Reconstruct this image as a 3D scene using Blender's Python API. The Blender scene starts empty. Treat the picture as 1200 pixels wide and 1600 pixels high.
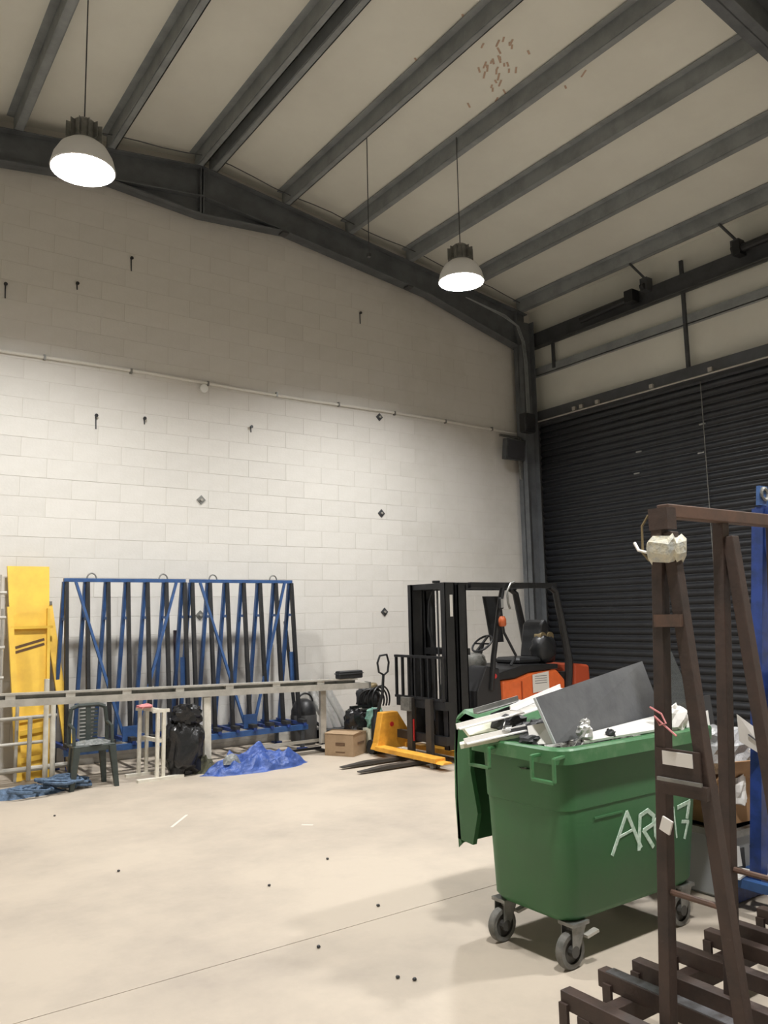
import bpy, math, random
from mathutils import Matrix, Vector, noise
PI = math.pi
S = bpy.context.scene
COL = S.collection
random.seed(7)

# ---------------------------------------------------------------- camera
cd = bpy.data.cameras.new('camera'); cam = bpy.data.objects.new('camera', cd); COL.objects.link(cam)
cd.sensor_fit = 'HORIZONTAL'; cd.sensor_width = 36.0; cd.lens = 1246.07/1200*36.0
cd.clip_start = 0.05; cd.clip_end = 100
RX = Vector((1760, -125, -1246.07)).normalized()
RY = Vector((-895, -180, -1246.07)); RY = (RY - RX*RX.dot(RY)).normalized()
RZ = RX.cross(RY)
cam.matrix_world = Matrix.Translation((0, 0, 1.75)) @ Matrix((RX, RY, RZ)).to_4x4()
S.camera = cam
# ---------------------------------------------------------------- world, exposure
w = bpy.data.worlds.new('night'); S.world = w; w.use_nodes = True
w.node_tree.nodes['Background'].inputs[0].default_value = (0.5, 0.55, 0.7, 1)
w.node_tree.nodes['Background'].inputs[1].default_value = 0.02
S.view_settings.view_transform = 'Standard'; S.view_settings.look = 'None'
S.view_settings.gamma = 1; S.view_settings.use_curve_mapping = False
S.view_settings.exposure = 0.0
LAMP_W = 305.0
LAMP_COL = (1.0, 0.99, 0.98)
LAMPS = [(1.71, 6.82, 5.8), (6.08, 6.82, 5.8), (1.71, 0.8, 5.8), (6.08, 0.8, 5.8)]

# ---------------------------------------------------------------- materials
MATS = {}
def mat(name, c, rough=0.6, metal=0.0, c2=None, scale=8.0, amt=1.0, bump=0.0, bscale=40.0, rnd=0.0, lo=0.4, hi=0.65, alpha=1.0, coat=0.0):
    if name in MATS: return MATS[name]
    m = bpy.data.materials.new(name); m.use_nodes = True
    nt = m.node_tree; N = nt.nodes; L = nt.links; b = N['Principled BSDF']
    b.inputs['Roughness'].default_value = rough; b.inputs['Metallic'].default_value = metal
    b.inputs['Base Color'].default_value = (*c, 1); b.inputs['Alpha'].default_value = alpha
    b.inputs['Coat Weight'].default_value = coat
    tc = N.new('ShaderNodeTexCoord'); src = None
    if c2 is not None:
        n = N.new('ShaderNodeTexNoise'); n.inputs['Scale'].default_value = scale; n.inputs['Detail'].default_value = 6
        n.inputs['Roughness'].default_value = 0.65
        L.new(tc.outputs['Object'], n.inputs['Vector'])
        mr = N.new('ShaderNodeMapRange'); mr.inputs[1].default_value = lo; mr.inputs[2].default_value = hi
        mr.inputs[3].default_value = 0; mr.inputs[4].default_value = amt
        L.new(n.outputs['Fac'], mr.inputs[0])
        mx = N.new('ShaderNodeMix'); mx.data_type = 'RGBA'
        mx.inputs[6].default_value = (*c, 1); mx.inputs[7].default_value = (*c2, 1)
        L.new(mr.outputs[0], mx.inputs[0]); src = mx.outputs[2]
    if rnd:
        oi = N.new('ShaderNodeObjectInfo'); m2 = N.new('ShaderNodeMapRange')
        m2.inputs[3].default_value = 1-rnd; m2.inputs[4].default_value = 1+rnd
        L.new(oi.outputs['Random'], m2.inputs[0])
        hs = N.new('ShaderNodeHueSaturation'); hs.inputs['Color'].default_value = (*c, 1)
        L.new(m2.outputs[0], hs.inputs['Value'])
        if src: L.new(src, hs.inputs['Color'])
        src = hs.outputs[0]
    if src: L.new(src, b.inputs['Base Color'])
    if bump:
        n = N.new('ShaderNodeTexNoise'); n.inputs['Scale'].default_value = bscale; n.inputs['Detail'].default_value = 5
        L.new(tc.outputs['Object'], n.inputs['Vector'])
        bp = N.new('ShaderNodeBump'); bp.inputs['Strength'].default_value = bump; bp.inputs['Distance'].default_value = 0.02
        L.new(n.outputs['Fac'], bp.inputs['Height']); L.new(bp.outputs[0], b.inputs['Normal'])
    MATS[name] = m; return m
def emis(name, c, s):
    m = bpy.data.materials.new(name); m.use_nodes = True; b = m.node_tree.nodes['Principled BSDF']
    b.inputs['Base Color'].default_value = (0.9, 0.9, 0.9, 1)
    b.inputs['Emission Color'].default_value = (*c, 1); b.inputs['Emission Strength'].default_value = s; return m

BLOCK = mat('painted_block', (0.67, 0.65, 0.605), 0.75, c2=(0.61, 0.59, 0.54), scale=1.2, bump=0.08, bscale=30, rnd=0.025)
MORTAR = mat('mortar', (0.60, 0.57, 0.51), 0.9)
JOINT = mat('floor_joint', (0.30, 0.27, 0.23), 0.9)
FLOOR = mat('concrete_floor', (0.47, 0.405, 0.325), 0.62, c2=(0.33, 0.285, 0.235), scale=0.8, bump=0.06, bscale=14, lo=0.42, hi=0.72, amt=0.9)
ROOF = mat('roof_liner', (0.77, 0.765, 0.69), 0.55, c2=(0.71, 0.70, 0.63), scale=0.6)
STEEL = mat('grey_steel', (0.30, 0.32, 0.325), 0.55, 0.1, c2=(0.22, 0.235, 0.24), scale=3)
MSTEEL = mat('frame_steel', (0.13, 0.14, 0.15), 0.55, 0.1, c2=(0.09, 0.098, 0.105), scale=3)
DSTEEL = mat('dark_steel', (0.07, 0.074, 0.078), 0.5, 0.2, c2=(0.05, 0.052, 0.055), scale=4)
GALV = mat('galvanised', (0.28, 0.28, 0.26), 0.45, 0.6, c2=(0.18, 0.18, 0.17), scale=9)
SHUT = mat('shutter', (0.019, 0.021, 0.025), 0.42, 0.2, c2=(0.015, 0.016, 0.019), scale=4, rnd=0.08)
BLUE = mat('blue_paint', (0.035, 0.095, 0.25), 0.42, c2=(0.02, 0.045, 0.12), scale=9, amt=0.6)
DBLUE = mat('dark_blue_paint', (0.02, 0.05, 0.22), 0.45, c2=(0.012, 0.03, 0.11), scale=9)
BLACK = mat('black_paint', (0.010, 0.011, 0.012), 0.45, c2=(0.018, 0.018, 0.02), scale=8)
RUBBER = mat('rubber', (0.02, 0.02, 0.02), 0.8)
GRUB = mat('grey_rubber', (0.16, 0.155, 0.14), 0.7, c2=(0.09, 0.09, 0.08), scale=20)
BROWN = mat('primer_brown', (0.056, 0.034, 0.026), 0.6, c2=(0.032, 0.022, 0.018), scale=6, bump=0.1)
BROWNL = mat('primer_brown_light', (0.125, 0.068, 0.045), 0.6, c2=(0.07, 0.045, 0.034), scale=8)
BSTEEL = mat('worn_bare_edge', (0.14, 0.14, 0.15), 0.45, 0.4, c2=(0.06, 0.05, 0.045), scale=14)
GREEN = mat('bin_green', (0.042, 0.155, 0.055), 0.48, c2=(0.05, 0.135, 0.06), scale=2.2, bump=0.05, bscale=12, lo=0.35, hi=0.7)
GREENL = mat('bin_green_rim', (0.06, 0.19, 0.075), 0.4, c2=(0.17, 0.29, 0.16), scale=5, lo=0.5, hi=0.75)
CHALK = mat('white_brush_paint', (0.62, 0.74, 0.64), 0.8, c2=(0.34, 0.52, 0.38), scale=45)
YEL = mat('yellow_paint', (0.84, 0.55, 0.07), 0.5, c2=(0.72, 0.44, 0.06), scale=3)
YELJ = mat('jack_yellow', (0.80, 0.40, 0.05), 0.45, c2=(0.62, 0.29, 0.035), scale=7)
ORANGE = mat('truck_orange', (0.80, 0.16, 0.04), 0.4, c2=(0.68, 0.13, 0.03), scale=5, coat=0.2)
ALU = mat('aluminium', (0.50, 0.48, 0.43), 0.45, 0.35, c2=(0.38, 0.36, 0.32), scale=6)
WHITE = mat('white_plastic', (0.72, 0.69, 0.60), 0.5, c2=(0.60, 0.56, 0.47), scale=8)
PAPER = mat('paper', (0.78, 0.76, 0.72), 0.8, rnd=0.12)
CREAM = mat('cream_foam', (0.72, 0.72, 0.58), 0.7, c2=(0.55, 0.56, 0.42), scale=9)
DARKC = mat('dark_scrap', (0.03, 0.031, 0.033), 0.55)
CARD = mat('cardboard', (0.40, 0.235, 0.115), 0.85, c2=(0.33, 0.19, 0.09), scale=6)
CARDB = mat('cardboard_tan', (0.36, 0.25, 0.15), 0.85, c2=(0.29, 0.20, 0.115), scale=6)
CBROWN = mat('print_brown', (0.13, 0.075, 0.04), 0.9)
SHEET = mat('grey_sheet', (0.125, 0.128, 0.13), 0.35, c2=(0.08, 0.082, 0.085), scale=4, bump=0.05)
SHEETE = mat('sheet_edge', (0.45, 0.47, 0.47), 0.4)
GLASSY = mat('thin_tinted_glass', (0.10, 0.11, 0.11), 0.08, c2=(0.13, 0.14, 0.14), scale=5, alpha=0.65)
TARP = mat('blue_tarp', (0.05, 0.105, 0.36), 0.42, c2=(0.03, 0.065, 0.22), scale=7, bump=0.9, bscale=16)
BAG = mat('black_bag', (0.014, 0.014, 0.015), 0.26, bump=0.4, bscale=14)
FOIL = mat('foil', (0.62, 0.62, 0.60), 0.28, 0.5, bump=0.5, bscale=25)
CHAIR = mat('dark_green_plastic', (0.030, 0.040, 0.036), 0.45, c2=(0.045, 0.055, 0.05), scale=14)
DUST = mat('dusty_film', (0.24, 0.25, 0.24), 0.35, c2=(0.12, 0.13, 0.125), scale=25, bump=0.4)
ROPE = mat('blue_rope', (0.10, 0.16, 0.25), 0.75, c2=(0.05, 0.08, 0.13), scale=30)
TEAL = mat('teal_bag', (0.14, 0.30, 0.24), 0.5, c2=(0.20, 0.36, 0.30), scale=15, bump=0.3)
RED = mat('red', (0.55, 0.03, 0.03), 0.4)
PINK = mat('pink_strap', (0.55, 0.20, 0.20), 0.6)
OLIVE = mat('olive_net', (0.10, 0.10, 0.055), 0.8, c2=(0.04, 0.04, 0.03), scale=30)
BRASS = mat('old_brass', (0.22, 0.17, 0.09), 0.45, 0.4)
LCDW = mat('white_reflector', (0.85, 0.85, 0.85), 0.4)
INK = mat('ink', (0.09, 0.09, 0.10), 0.8)
TEALCARD = mat('grey_card', (0.30, 0.31, 0.31), 0.7)

# ---------------------------------------------------------------- mesh builder
class MB:
    def __init__(s): s.v = []; s.f = []
    def add(s, vs, fs):
        o = len(s.v); s.v += [tuple(v) for v in vs]; s.f += [tuple(i+o for i in f) for f in fs]; return s
    def box(s, c, d, M=None):
        vs = [Vector((x*d[0]/2, y*d[1]/2, z*d[2]/2)) for x in (-1, 1) for y in (-1, 1) for z in (-1, 1)]
        if M is not None: vs = [M @ v for v in vs]
        c = Vector(c); vs = [v+c for v in vs]
        return s.add(vs, [(0, 1, 3, 2), (4, 6, 7, 5), (0, 4, 5, 1), (2, 3, 7, 6), (0, 2, 6, 4), (1, 5, 7, 3)])
    def b2(s, lo, hi):
        return s.box([(a+b)/2 for a, b in zip(lo, hi)], [b-a for a, b in zip(lo, hi)])
    def cbox(s, lo, hi, c=0.01):      # chamfered box: inset top and bottom
        x0, y0, z0 = lo; x1, y1, z1 = hi
        def ring(i, z): return [(x0+i, y0+c if i == 0 else y0+i, z)]
        rings = []
        for ins, z in ((c, z0), (0, z0+c), (0, z1-c), (c, z1)):
            a, b, d, e = x0+ins, x1-ins, y0+ins, y1-ins
            rings.append([(a+c, d, z), (b-c, d, z), (b, d+c, z), (b, e-c, z), (b-c, e, z), (a+c, e, z), (a, e-c, z), (a, d+c, z)])
        return s.loft(rings)
    def loft(s, rings, cap=True, closed=True):
        n = len(rings[0]); vs = [p for r in rings for p in r]; fs = []
        for k in range(len(rings)-1):
            for i in range(n if closed else n-1):
                j = (i+1) % n; fs.append((k*n+i, k*n+j, (k+1)*n+j, (k+1)*n+i))
        if cap and closed: fs.append(tuple(range(n-1, -1, -1))); fs.append(tuple((len(rings)-1)*n+i for i in range(n)))
        return s.add(vs, fs)
    def bar(s, a, b, w=0.04, h=None, up=(0, 0, 1)):
        a = Vector(a); b = Vector(b); h = w if h is None else h; d = (b-a); L = d.length; d.normalize()
        u = Vector(up)
        if abs(d.dot(u)) > 0.98: u = Vector((0, 1, 0))
        x = d.cross(u).normalized(); z = x.cross(d).normalized()
        M = Matrix((x, d, z)).transposed()
        return s.box((a+b)/2, (w, L, h), M)
    def path(s, pts, r, n=8, closed=False):
        P = [Vector(p) for p in pts]; m = len(P); rr = r if hasattr(r, '__len__') else [r]*m
        rings = []; prev = None
        for i in range(m):
            if closed: t = P[(i+1) % m]-P[i-1]
            else: t = P[min(i+1, m-1)]-P[max(i-1, 0)]
            t.normalize()
            if prev is None:
                u = Vector((0, 0, 1)) if abs(t.z) < 0.9 else Vector((1, 0, 0)); x = t.cross(u).normalized()
            else: x = (prev - t*prev.dot(t)).normalized()
            prev = x; y = t.cross(x)
            rings.append([P[i]+(x*math.cos(2*PI*k/n)+y*math.sin(2*PI*k/n))*rr[i] for k in range(n)])
        if closed: rings.append(rings[0]); return s.loft(rings, cap=False)
        return s.loft(rings)
    def tube(s, a, b, r, n=8, r2=None): return s.path([a, b], [r, r if r2 is None else r2], n)
    def arc(s, c, R, r, a0, a1, ux, uy, n=12, seg=8):
        c = Vector(c); ux = Vector(ux); uy = Vector(uy)
        return s.path([c+ux*R*math.cos(a0+(a1-a0)*k/n)+uy*R*math.sin(a0+(a1-a0)*k/n) for k in range(n+1)], r, seg)
    def ring(s, c, R, r, ux, uy, n=20, seg=8):
        c = Vector(c); ux = Vector(ux); uy = Vector(uy)
        return s.path([c+ux*R*math.cos(2*PI*k/n)+uy*R*math.sin(2*PI*k/n) for k in range(n)], r, seg, closed=True)
    def lathe(s, prof, c=(0, 0, 0), ax='z', n=20, cap=True):
        c = Vector(c); rings = []
        for r, z in prof:
            R = []
            for k in range(n):
                a = 2*PI*k/n; p = (r*math.cos(a), r*math.sin(a), z)
                if ax == 'y': p = (p[0], p[2], p[1])
                if ax == 'x': p = (p[2], p[0], p[1])
                R.append(c+Vector(p))
            rings.append(R)
        return s.loft(rings, cap=cap)
    def prism(s, poly, a, b, ax='y'):   # poly in the two other axes
        def P(u, v, t):
            return {'y': (u, t, v), 'x': (t, u, v), 'z': (u, v, t)}[ax]
        return s.loft([[P(u, v, a) for u, v in poly], [P(u, v, b) for u, v in poly]])
    def blob(s, c, rad, seed=0, amp=0.25, fr=2.5, nu=22, nv=14, pw=0.75):
        c = Vector(c); rings = []
        for j in range(nv+1):
            th = PI*(j/nv); R = []
            for i in range(nu):
                ph = 2*PI*i/nu
                d = Vector((math.sin(th)*math.cos(ph), math.sin(th)*math.sin(ph), -math.cos(th)))
                q = d*fr+Vector((seed*3.1, seed*1.7, seed))
                k = 1+amp*(noise.noise(q)+0.5*noise.noise(q*2.3)+0.35*(1-2*abs(noise.noise(q*1.9))))
                d2 = Vector([math.copysign(abs(x)**pw, x) for x in d])
                p = Vector((d2.x*rad[0], d2.y*rad[1], d2.z*rad[2]))*k
                p.z = max(p.z, -rad[2]*0.92)
                R.append(c+p)
            rings.append(R)
        return s.loft(rings)
    def mound(s, c, rx, ry, h, seed=0, n=34, crease=0.45, peaks=(), fq=7.0):
        c = Vector(c); vs = []; fs = []
        for j in range(n+1):
            for i in range(n+1):
                u = -1+2*i/n; v = -1+2*j/n
                a = math.atan2(v, u); e = 1+0.22*noise.noise(Vector((math.cos(a)*1.6+seed, math.sin(a)*1.6, seed)))
                # square to disc
                x = u*math.sqrt(1-v*v/2)*e; y = v*math.sqrt(1-u*u/2)*e; r = math.hypot(u*math.sqrt(1-v*v/2), v*math.sqrt(1-u*u/2))
                env = max(0, 1-r**3)
                q = Vector((x*rx*fq+seed*5, y*ry*fq*1.6, seed))
                z = h*env*(0.42+crease*(1-2.4*abs(noise.noise(q)))+0.22*noise.noise(q*2.4))
                for (px, py, ph, pr) in peaks: z += ph*math.exp(-((x-px)**2+(y-py)**2)/pr**2)
                z = max(z, 0.004)*min(1, (1-r)*9+0.02)
                vs.append(c+Vector((x*rx+0.02*noise.noise(q*1.5), y*ry+0.02*noise.noise(q*1.7), z)))
        for j in range(n):
            for i in range(n):
                k = j*(n+1)+i; fs.append((k, k+1, k+n+2, k+n+1))
        m = len(vs)
        edge = [i for i in range(n+1)]+[j*(n+1)+n for j in range(1, n+1)]+[n*(n+1)+i for i in range(n-1, -1, -1)]+[j*(n+1) for j in range(n-1, 0, -1)]
        base = [Vector((vs[k].x, vs[k].y, c.z)) for k in edge]
        ne = len(edge); vs += base
        for k in range(ne): fs.append((edge[(k+1) % ne], edge[k], m+k, m+(k+1) % ne))
        fs.append(tuple(m+k for k in range(ne-1, -1, -1)))
        return s.add(vs, fs)
    def quad3(s, p, t):        # sheet with thickness from 4 corners
        p = [Vector(q) for q in p]; n = (p[1]-p[0]).cross(p[3]-p[0]).normalized()*t/2
        return s.loft([[q-n for q in p], [q+n for q in p]])
    def stroke(s, pts, w, n, t=0.004):     # ribbon on a face with normal n
        n = Vector(n).normalized(); P = [Vector(p) for p in pts]
        for a, b in zip(P[:-1], P[1:]):
            d = (b-a).normalized(); x = d.cross(n)*w/2; a2 = a-d*w*0.25; b2 = b+d*w*0.25
            s.loft([[a2-x, a2+x, a2+x*0.9+n*t, a2-x*0.9+n*t], [b2-x, b2+x, b2+x*0.9+n*t, b2-x*0.9+n*t]])
        return s
    def build(s, name, m, parent=None, smooth=False, loc=None, bevel=0.0, label=None):
        off = Vector((0, 0, 0))
        if parent is not None: off = root_loc(parent)
        elif loc is not None: off = T(loc)
        me = bpy.data.meshes.new(name)
        me.from_pydata([tuple(T(v)-off) for v in s.v], [], s.f); me.materials.append(m)
        bm_fix(me)
        if smooth:
            for p in me.polygons: p.use_smooth = True
            try: me.set_sharp_from_angle(angle=math.radians(40))
            except Exception: pass
        o = bpy.data.objects.new(name, me); COL.objects.link(o)
        if parent is not None: o.parent = parent
        elif loc is not None: o.location = off
        if bevel:
            b = o.modifiers.new('bevel', 'BEVEL'); b.width = bevel; b.segments = 2; b.limit_method = 'ANGLE'
        if label: o['label'] = label
        return o
SC = 1.0
def T(v):      # coordinates measured on the nearer wall estimate, carried out to the true wall distance
    v = Vector(v)
    if SC == 1.0: return v
    return Vector((v.x*SC, v.y*SC, max(1.75+(v.z-1.75)*SC, 0.0)))
ZF = 1.75-1.75/1.1
def bm_fix(me):
    import bmesh
    bm = bmesh.new(); bm.from_mesh(me); bmesh.ops.recalc_face_normals(bm, faces=bm.faces); bm.to_mesh(me); bm.free()
def root_loc(o):
    l = Vector((0, 0, 0))
    while o is not None: l += o.location; o = o.parent
    return l
def tag(o, label, cat, group=None):
    o['label'] = label; o['category'] = cat
    if group: o['group'] = group
    return o
def thing(name, label, cat, loc, group=None):
    o = bpy.data.objects.new(name, None); COL.objects.link(o); o.location = T(loc)
    o.empty_display_size = 0.1; return tag(o, label, cat, group)
def struct(o): o['kind'] = 'structure'; return o
def kids(o): return [c for c in bpy.data.objects if c.parent == o]
def copy_tree(o, parent=None):
    c = o.copy(); COL.objects.link(c); c.parent = parent
    for k in kids(o): copy_tree(k, c)
    return c

# ================================================================ STRUCTURE
YB, XR, XL, YF = 9.5, 10.05, -2.4, -4.5
RIDGE, ZR, KS = 3.83, 7.64, 0.133
def zroof(x): return ZR - KS*abs(x-RIDGE)      # underside line of purlins
# floor with recessed joint: slabs as parts
fl = struct(MB().b2((XL*1.1-.2, YF*1.1-.2, -0.3), (XR*1.1+.2, YB*1.1+.2, -0.03)).build('floor', JOINT, loc=(0, 0, 0)))
for y0, y1 in ((YF*1.1, 4.037), (4.043, YB*1.1)):
    MB().b2((XL*1.1, y0, -0.03), (XR*1.1, y1, 0)).build('slab', FLOOR, fl)
mk = MB(); mk.stroke([(2.60, 6.84, 0), (2.86, 7.16, 0)], .025, (0, 0, 1), .0006).stroke([(3.50, 6.18, 0), (3.56, 6.12, 0)], .03, (0, 0, 1), .0006)
mk.build('chalk_scuff', mat('chalk_scuff', (.60, .56, .49), .9), fl)['kind'] = 'stuff'
SC = 1.1
# back wall: core with block parts
core = MB(); core.prism([(XL, 0), (XR+.1, 0), (XR+.1, zroof(XR)+.3), (RIDGE, ZR+.3), (XL, zroof(XL)+.3)], YB+.0025, YB+.22, 'y')
wb = struct(core.build('wall_back', MORTAR, loc=(0, 0, 0)))
BL, BH = 0.56, 0.225
bme = {}
def block_mesh(wd):
    k = round(wd, 3)
    if k not in bme:
        g = 0.0013; c = 0.0015
        x0, x1, z0, z1 = g, wd-g, g, BH-g
        vs = [(x0, .0025, z0), (x1, .0025, z0), (x1, .0025, z1), (x0, .0025, z1), (x0+c, 0, z0+c), (x1-c, 0, z0+c), (x1-c, 0, z1-c), (x0+c, 0, z1-c)]
        me = bpy.data.meshes.new('block'); me.from_pydata([(q[0]*SC, q[1], q[2]*SC) for q in vs], [], [(4, 5, 6, 7), (0, 1, 5, 4), (1, 2, 6, 5), (2, 3, 7, 6), (3, 0, 4, 7)])
        me.materials.append(BLOCK); bme[k] = me
    return bme[k]
rest = MB(); blocks = []
for r in range(33):
    z = r*BH; x = XL + (0 if r % 2 else -BL/2)
    while x < XR:
        x0 = max(x, XL); x1 = min(x+BL, XR)
        if x1-x0 > .03 and z+BH < zroof((x0+x1)/2)+.28: blocks.append((x0, z, x1-x0))
        x += BL
def seen(b): return 1.0 < b[0] < 9.8 and b[1] > 0.4
vis = sorted([b for b in blocks if seen(b)], key=lambda b: (b[0]-2.5)**2 + (b[1]-3.2)**2*0.9)
single = set(vis[:300])
for b in blocks:
    if b in single:
        o = bpy.data.objects.new('block', block_mesh(b[2])); COL.objects.link(o); o.parent = wb
        o.location = (b[0]*SC, YB*SC+random.uniform(-.0015, .001), 1.75+(b[1]-1.75)*SC); o.location -= root_loc(wb)
    else:
        me = block_mesh(b[2]); rest.add([(v.co.x/SC+b[0], v.co.y/SC+YB, v.co.z/SC+b[1]) for v in me.vertices], [tuple(p.vertices) for p in me.polygons])
rb = rest.build('blockwork', BLOCK, wb); rb['kind'] = 'stuff'
# other walls
struct(MB().b2((XL-.2, YF, 0), (XL, YB, 7.2)).build('wall_left', BLOCK, loc=(0, 0, 0)))
struct(MB().b2((XL, YF-.2, 0), (XR, YF, 8.2)).build('wall_front', BLOCK, loc=(0, 0, 0)))
wr = struct(MB().b2((XR, YF, 5.0), (XR+.1, YB+.1, 7.5)).b2((XR, YF, 0), (XR+.1, 3.5, 5.0)).b2((XR, 9.36, 0), (XR+.1, YB+.1, 5.0)).build('wall_right', ROOF, loc=(0, 0, 0)))
# ceiling: two liner slopes
PD = 0.20
def zr(x): return zroof(x)+PD
ce = MB()
ce.prism([(XL-.2, zr(XL-.2)), (RIDGE, zr(RIDGE)), (XR+.2, zr(XR+.2)), (XR+.2, zr(XR+.2)+.12), (RIDGE, zr(RIDGE)+.12), (XL-.2, zr(XL-.2)+.12)], YF-.2, YB+.2, 'y')
ROOF2 = ROOF
ceil = struct(ce.build('ceiling', ROOF2, loc=(0, 0, 0)))
# scuff marks on the liner
SCUFF = mat('scuff', (0.50, 0.36, 0.27), 0.8)
sm = MB()
rs = random.Random(4)
def ceil_pt(x, y): return Vector((x, y, zr(x)-.003))
for cx, cy, n in ((5.7, 5.75, 14), (5.62, 5.5, 12), (5.9, 6.05, 4), (5.2, 5.5, 5), (4.95, 5.6, 5), (6.25, 5.3, 5), (4.95, 6.15, 4), (7.4, 5.3, 5)):
    for k in range(n):
        x = cx+rs.uniform(-.18, .18); y = cy+rs.uniform(-.25, .25); a = rs.uniform(0.4, 1.2); l = rs.uniform(.03, .10)
        sm.stroke([ceil_pt(x, y), ceil_pt(x+l*math.cos(a), y+l*math.sin(a))], .022, (0, 0, -1), .001)
o = sm.build('scuff_marks', SCUFF, ceil); o['kind'] = 'stuff'
# purlins (Z sections) as parts of the ceiling
PX = [RIDGE-.07, RIDGE+.13, 5.05, 6.10, 7.22, 8.41, 9.60, 2.62, 1.57, 0.45, -0.7, -1.85]
for x in PX:
    z = zroof(x); m = MB(); t = .012; lean = .0
    m.b2((x-t/2, YF, z), (x+t/2, 9.36, z+PD)).b2((x, YF, z), (x+.085, 9.36, z+t)).b2((x-.085, YF, z+PD-t), (x, 9.36, z+PD)).b2((x+.085-t, YF, z), (x+.085, 9.36, z+.025))
    m.build('purlin', STEEL, ceil)
# rafters
def rafter(y, name='rafter'):
    top = lambda x: zroof(x)-.005
    def dep(x):
        d = .40
        d += .27*max(0, 1-abs(x-RIDGE)/1.25)
        if x > 7.6: d += .26*(x-7.6)/2.1
        if x < 0.06: d += .26*(0.06-x)/2.1
        return d
    xs = [XL+.1, -1.2, 0.06, 1.3, RIDGE-1.25, RIDGE-.6, RIDGE, RIDGE+.6, RIDGE+1.25, 6.3, 7.6, 8.7, 9.75]
    web = [(x, top(x)) for x in xs]+[(x, top(x)-dep(x)) for x in reversed(xs)]
    r = MB().prism(web, y-.006, y+.006, 'y').build(name, MSTEEL, ceil)
    bf = MB(); tf = MB()
    for a, b in zip(xs[:-1], xs[1:]):
        bf.prism([(a, top(a)-dep(a)), (b, top(b)-dep(b)), (b, top(b)-dep(b)+.016), (a, top(a)-dep(a)+.016)], y-.09, y+.09, 'y')
        tf.prism([(a, top(a)-.015), (b, top(b)-.015), (b, top(b)), (a, top(a))], y-.09, y+.09, 'y')
    # base flange of the constant section above the haunches
    for sg in (-1, 1):
        a, b = RIDGE, RIDGE+sg*1.25
        tf.prism([(a, top(a)-.42), (b, top(b)-.40), (b, top(b)-.385), (a, top(a)-.405)], y-.09, y+.09, 'y')
    bf.build('flange', MSTEEL, r); tf.build('flange', MSTEEL, r)
    st = MB()
    for x in (RIDGE-.02, RIDGE+.02, 9.5): st.b2((x-.008, y-.085, top(x)-dep(x)+.01), (x+.008, y+.085, top(x)-.01))
    st.build('end_plate', MSTEEL, r)
    for x in (2.6, 5.05, 7.22):
        MB().b2((x-.05, y-.1, top(x)-dep(x)-.03), (x+.05, y+.02, top(x)-dep(x)-.002)).build('clamp', DSTEEL, r)
    return r
for y in (9.36, 3.36, -2.6): rafter(y)
# thin cable along the back rafter
m = MB(); pts = []
for k in range(24):
    x = 2.3+k*.31; pts.append((x, 9.12, zroof(x)+.06+.02*math.sin(k*1.3)))
tag(m.path(pts, .007, 5).build('cable', DSTEEL, loc=(2.3, 9.12, 7.5)), 'thin dark cable running under the roof along the back rafter', 'cable')
# columns
def column(y):
    m = MB(); m.b2((9.52, y-.006, 0), (9.82, y+.006, 6.7)); c = m.build('column', MSTEEL, wr)
    MB().b2((9.52, y-.1, 0), (9.535, y+.1, 6.25)).b2((9.805, y-.1, 0), (9.82, y+.1, 6.7)).build('flange', MSTEEL, c)
    MB().b2((9.46, y-.13, 0), (9.88, y+.13, .02)).build('base_plate', STEEL, c)
    return c
column(9.3); column(3.36)
# eave beam, girt, header, ties on the door wall
MB().b2((9.88, YF, 6.26), (9.90, 9.4, 6.52)).b2((9.84, YF, 6.26), (9.97, 9.4, 6.275)).build('eave_beam', DSTEEL, wr)
MB().b2((9.96, YF, 5.79), (10.04, 9.4, 5.80)).b2((9.96, YF, 5.79), (9.972, 9.4, 5.93)).build('girt', STEEL, wr)
MB().b2((9.86, 3.4, 4.93), (10.04, 9.40, 5.13)).build('door_header', DSTEEL, wr)
for y, a, b in ((8.9, 5.83, 6.27), (6.4, 5.13, 6.75)):
    MB().b2((9.93, y-.025, a), (9.97, y+.025, b)).build('tie_strut', DSTEEL, wr)
for y in (6.95, 5.5, 4.3):
    t = MB().bar((9.62, y+.1, zroof(9.6)+.02), (9.80, y-.05, 6.62), .04, .02).b2((9.76, y-.09, 6.44), (9.9, y+.03, 6.64)).build('bracket', DSTEEL, wr)
    MB().lathe([(.045, -.03), (.045, .03)], (9.74, y-.03, 6.5), 'y', 10).build('roller', BLACK, t)
tag(MB().tube((9.74, 8.1, 6.36), (9.74, 7.1, 6.40), .055, 12).b2((9.66, 7.05, 6.32), (9.82, 7.2, 6.5)).build('tube_motor', BLACK, loc=(9.74, 7.6, 6.3)),
    'black cylindrical door motor under the eave beam, left of the brackets', 'motor')
tag(MB().tube((9.74, 5.4, 6.47), (9.74, 4.4, 6.47), .055, 12).b2((9.66, 5.35, 6.38), (9.82, 5.45, 6.57)).build('tube_motor', BLACK, loc=(9.74, 4.9, 6.4)),
    'black tube motor beside the right bracket at the photo edge', 'motor')
# conduit over the door
c = thing('door_conduit', 'thin grey conduit with saddle clips along the shutter header', 'pipe', (9.83, 6.5, 4.93))
MB().tube((9.84, 9.3, 4.95), (9.84, 3.5, 4.95), .013, 8).build('pipe', ALU, c)
for y in (8.42, 8.27, 7.95, 6.95, 6.0): MB().b2((9.82, y-.03, 4.97), (9.86, y+.03, 5.03)).build('clip', ALU, c)
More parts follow.
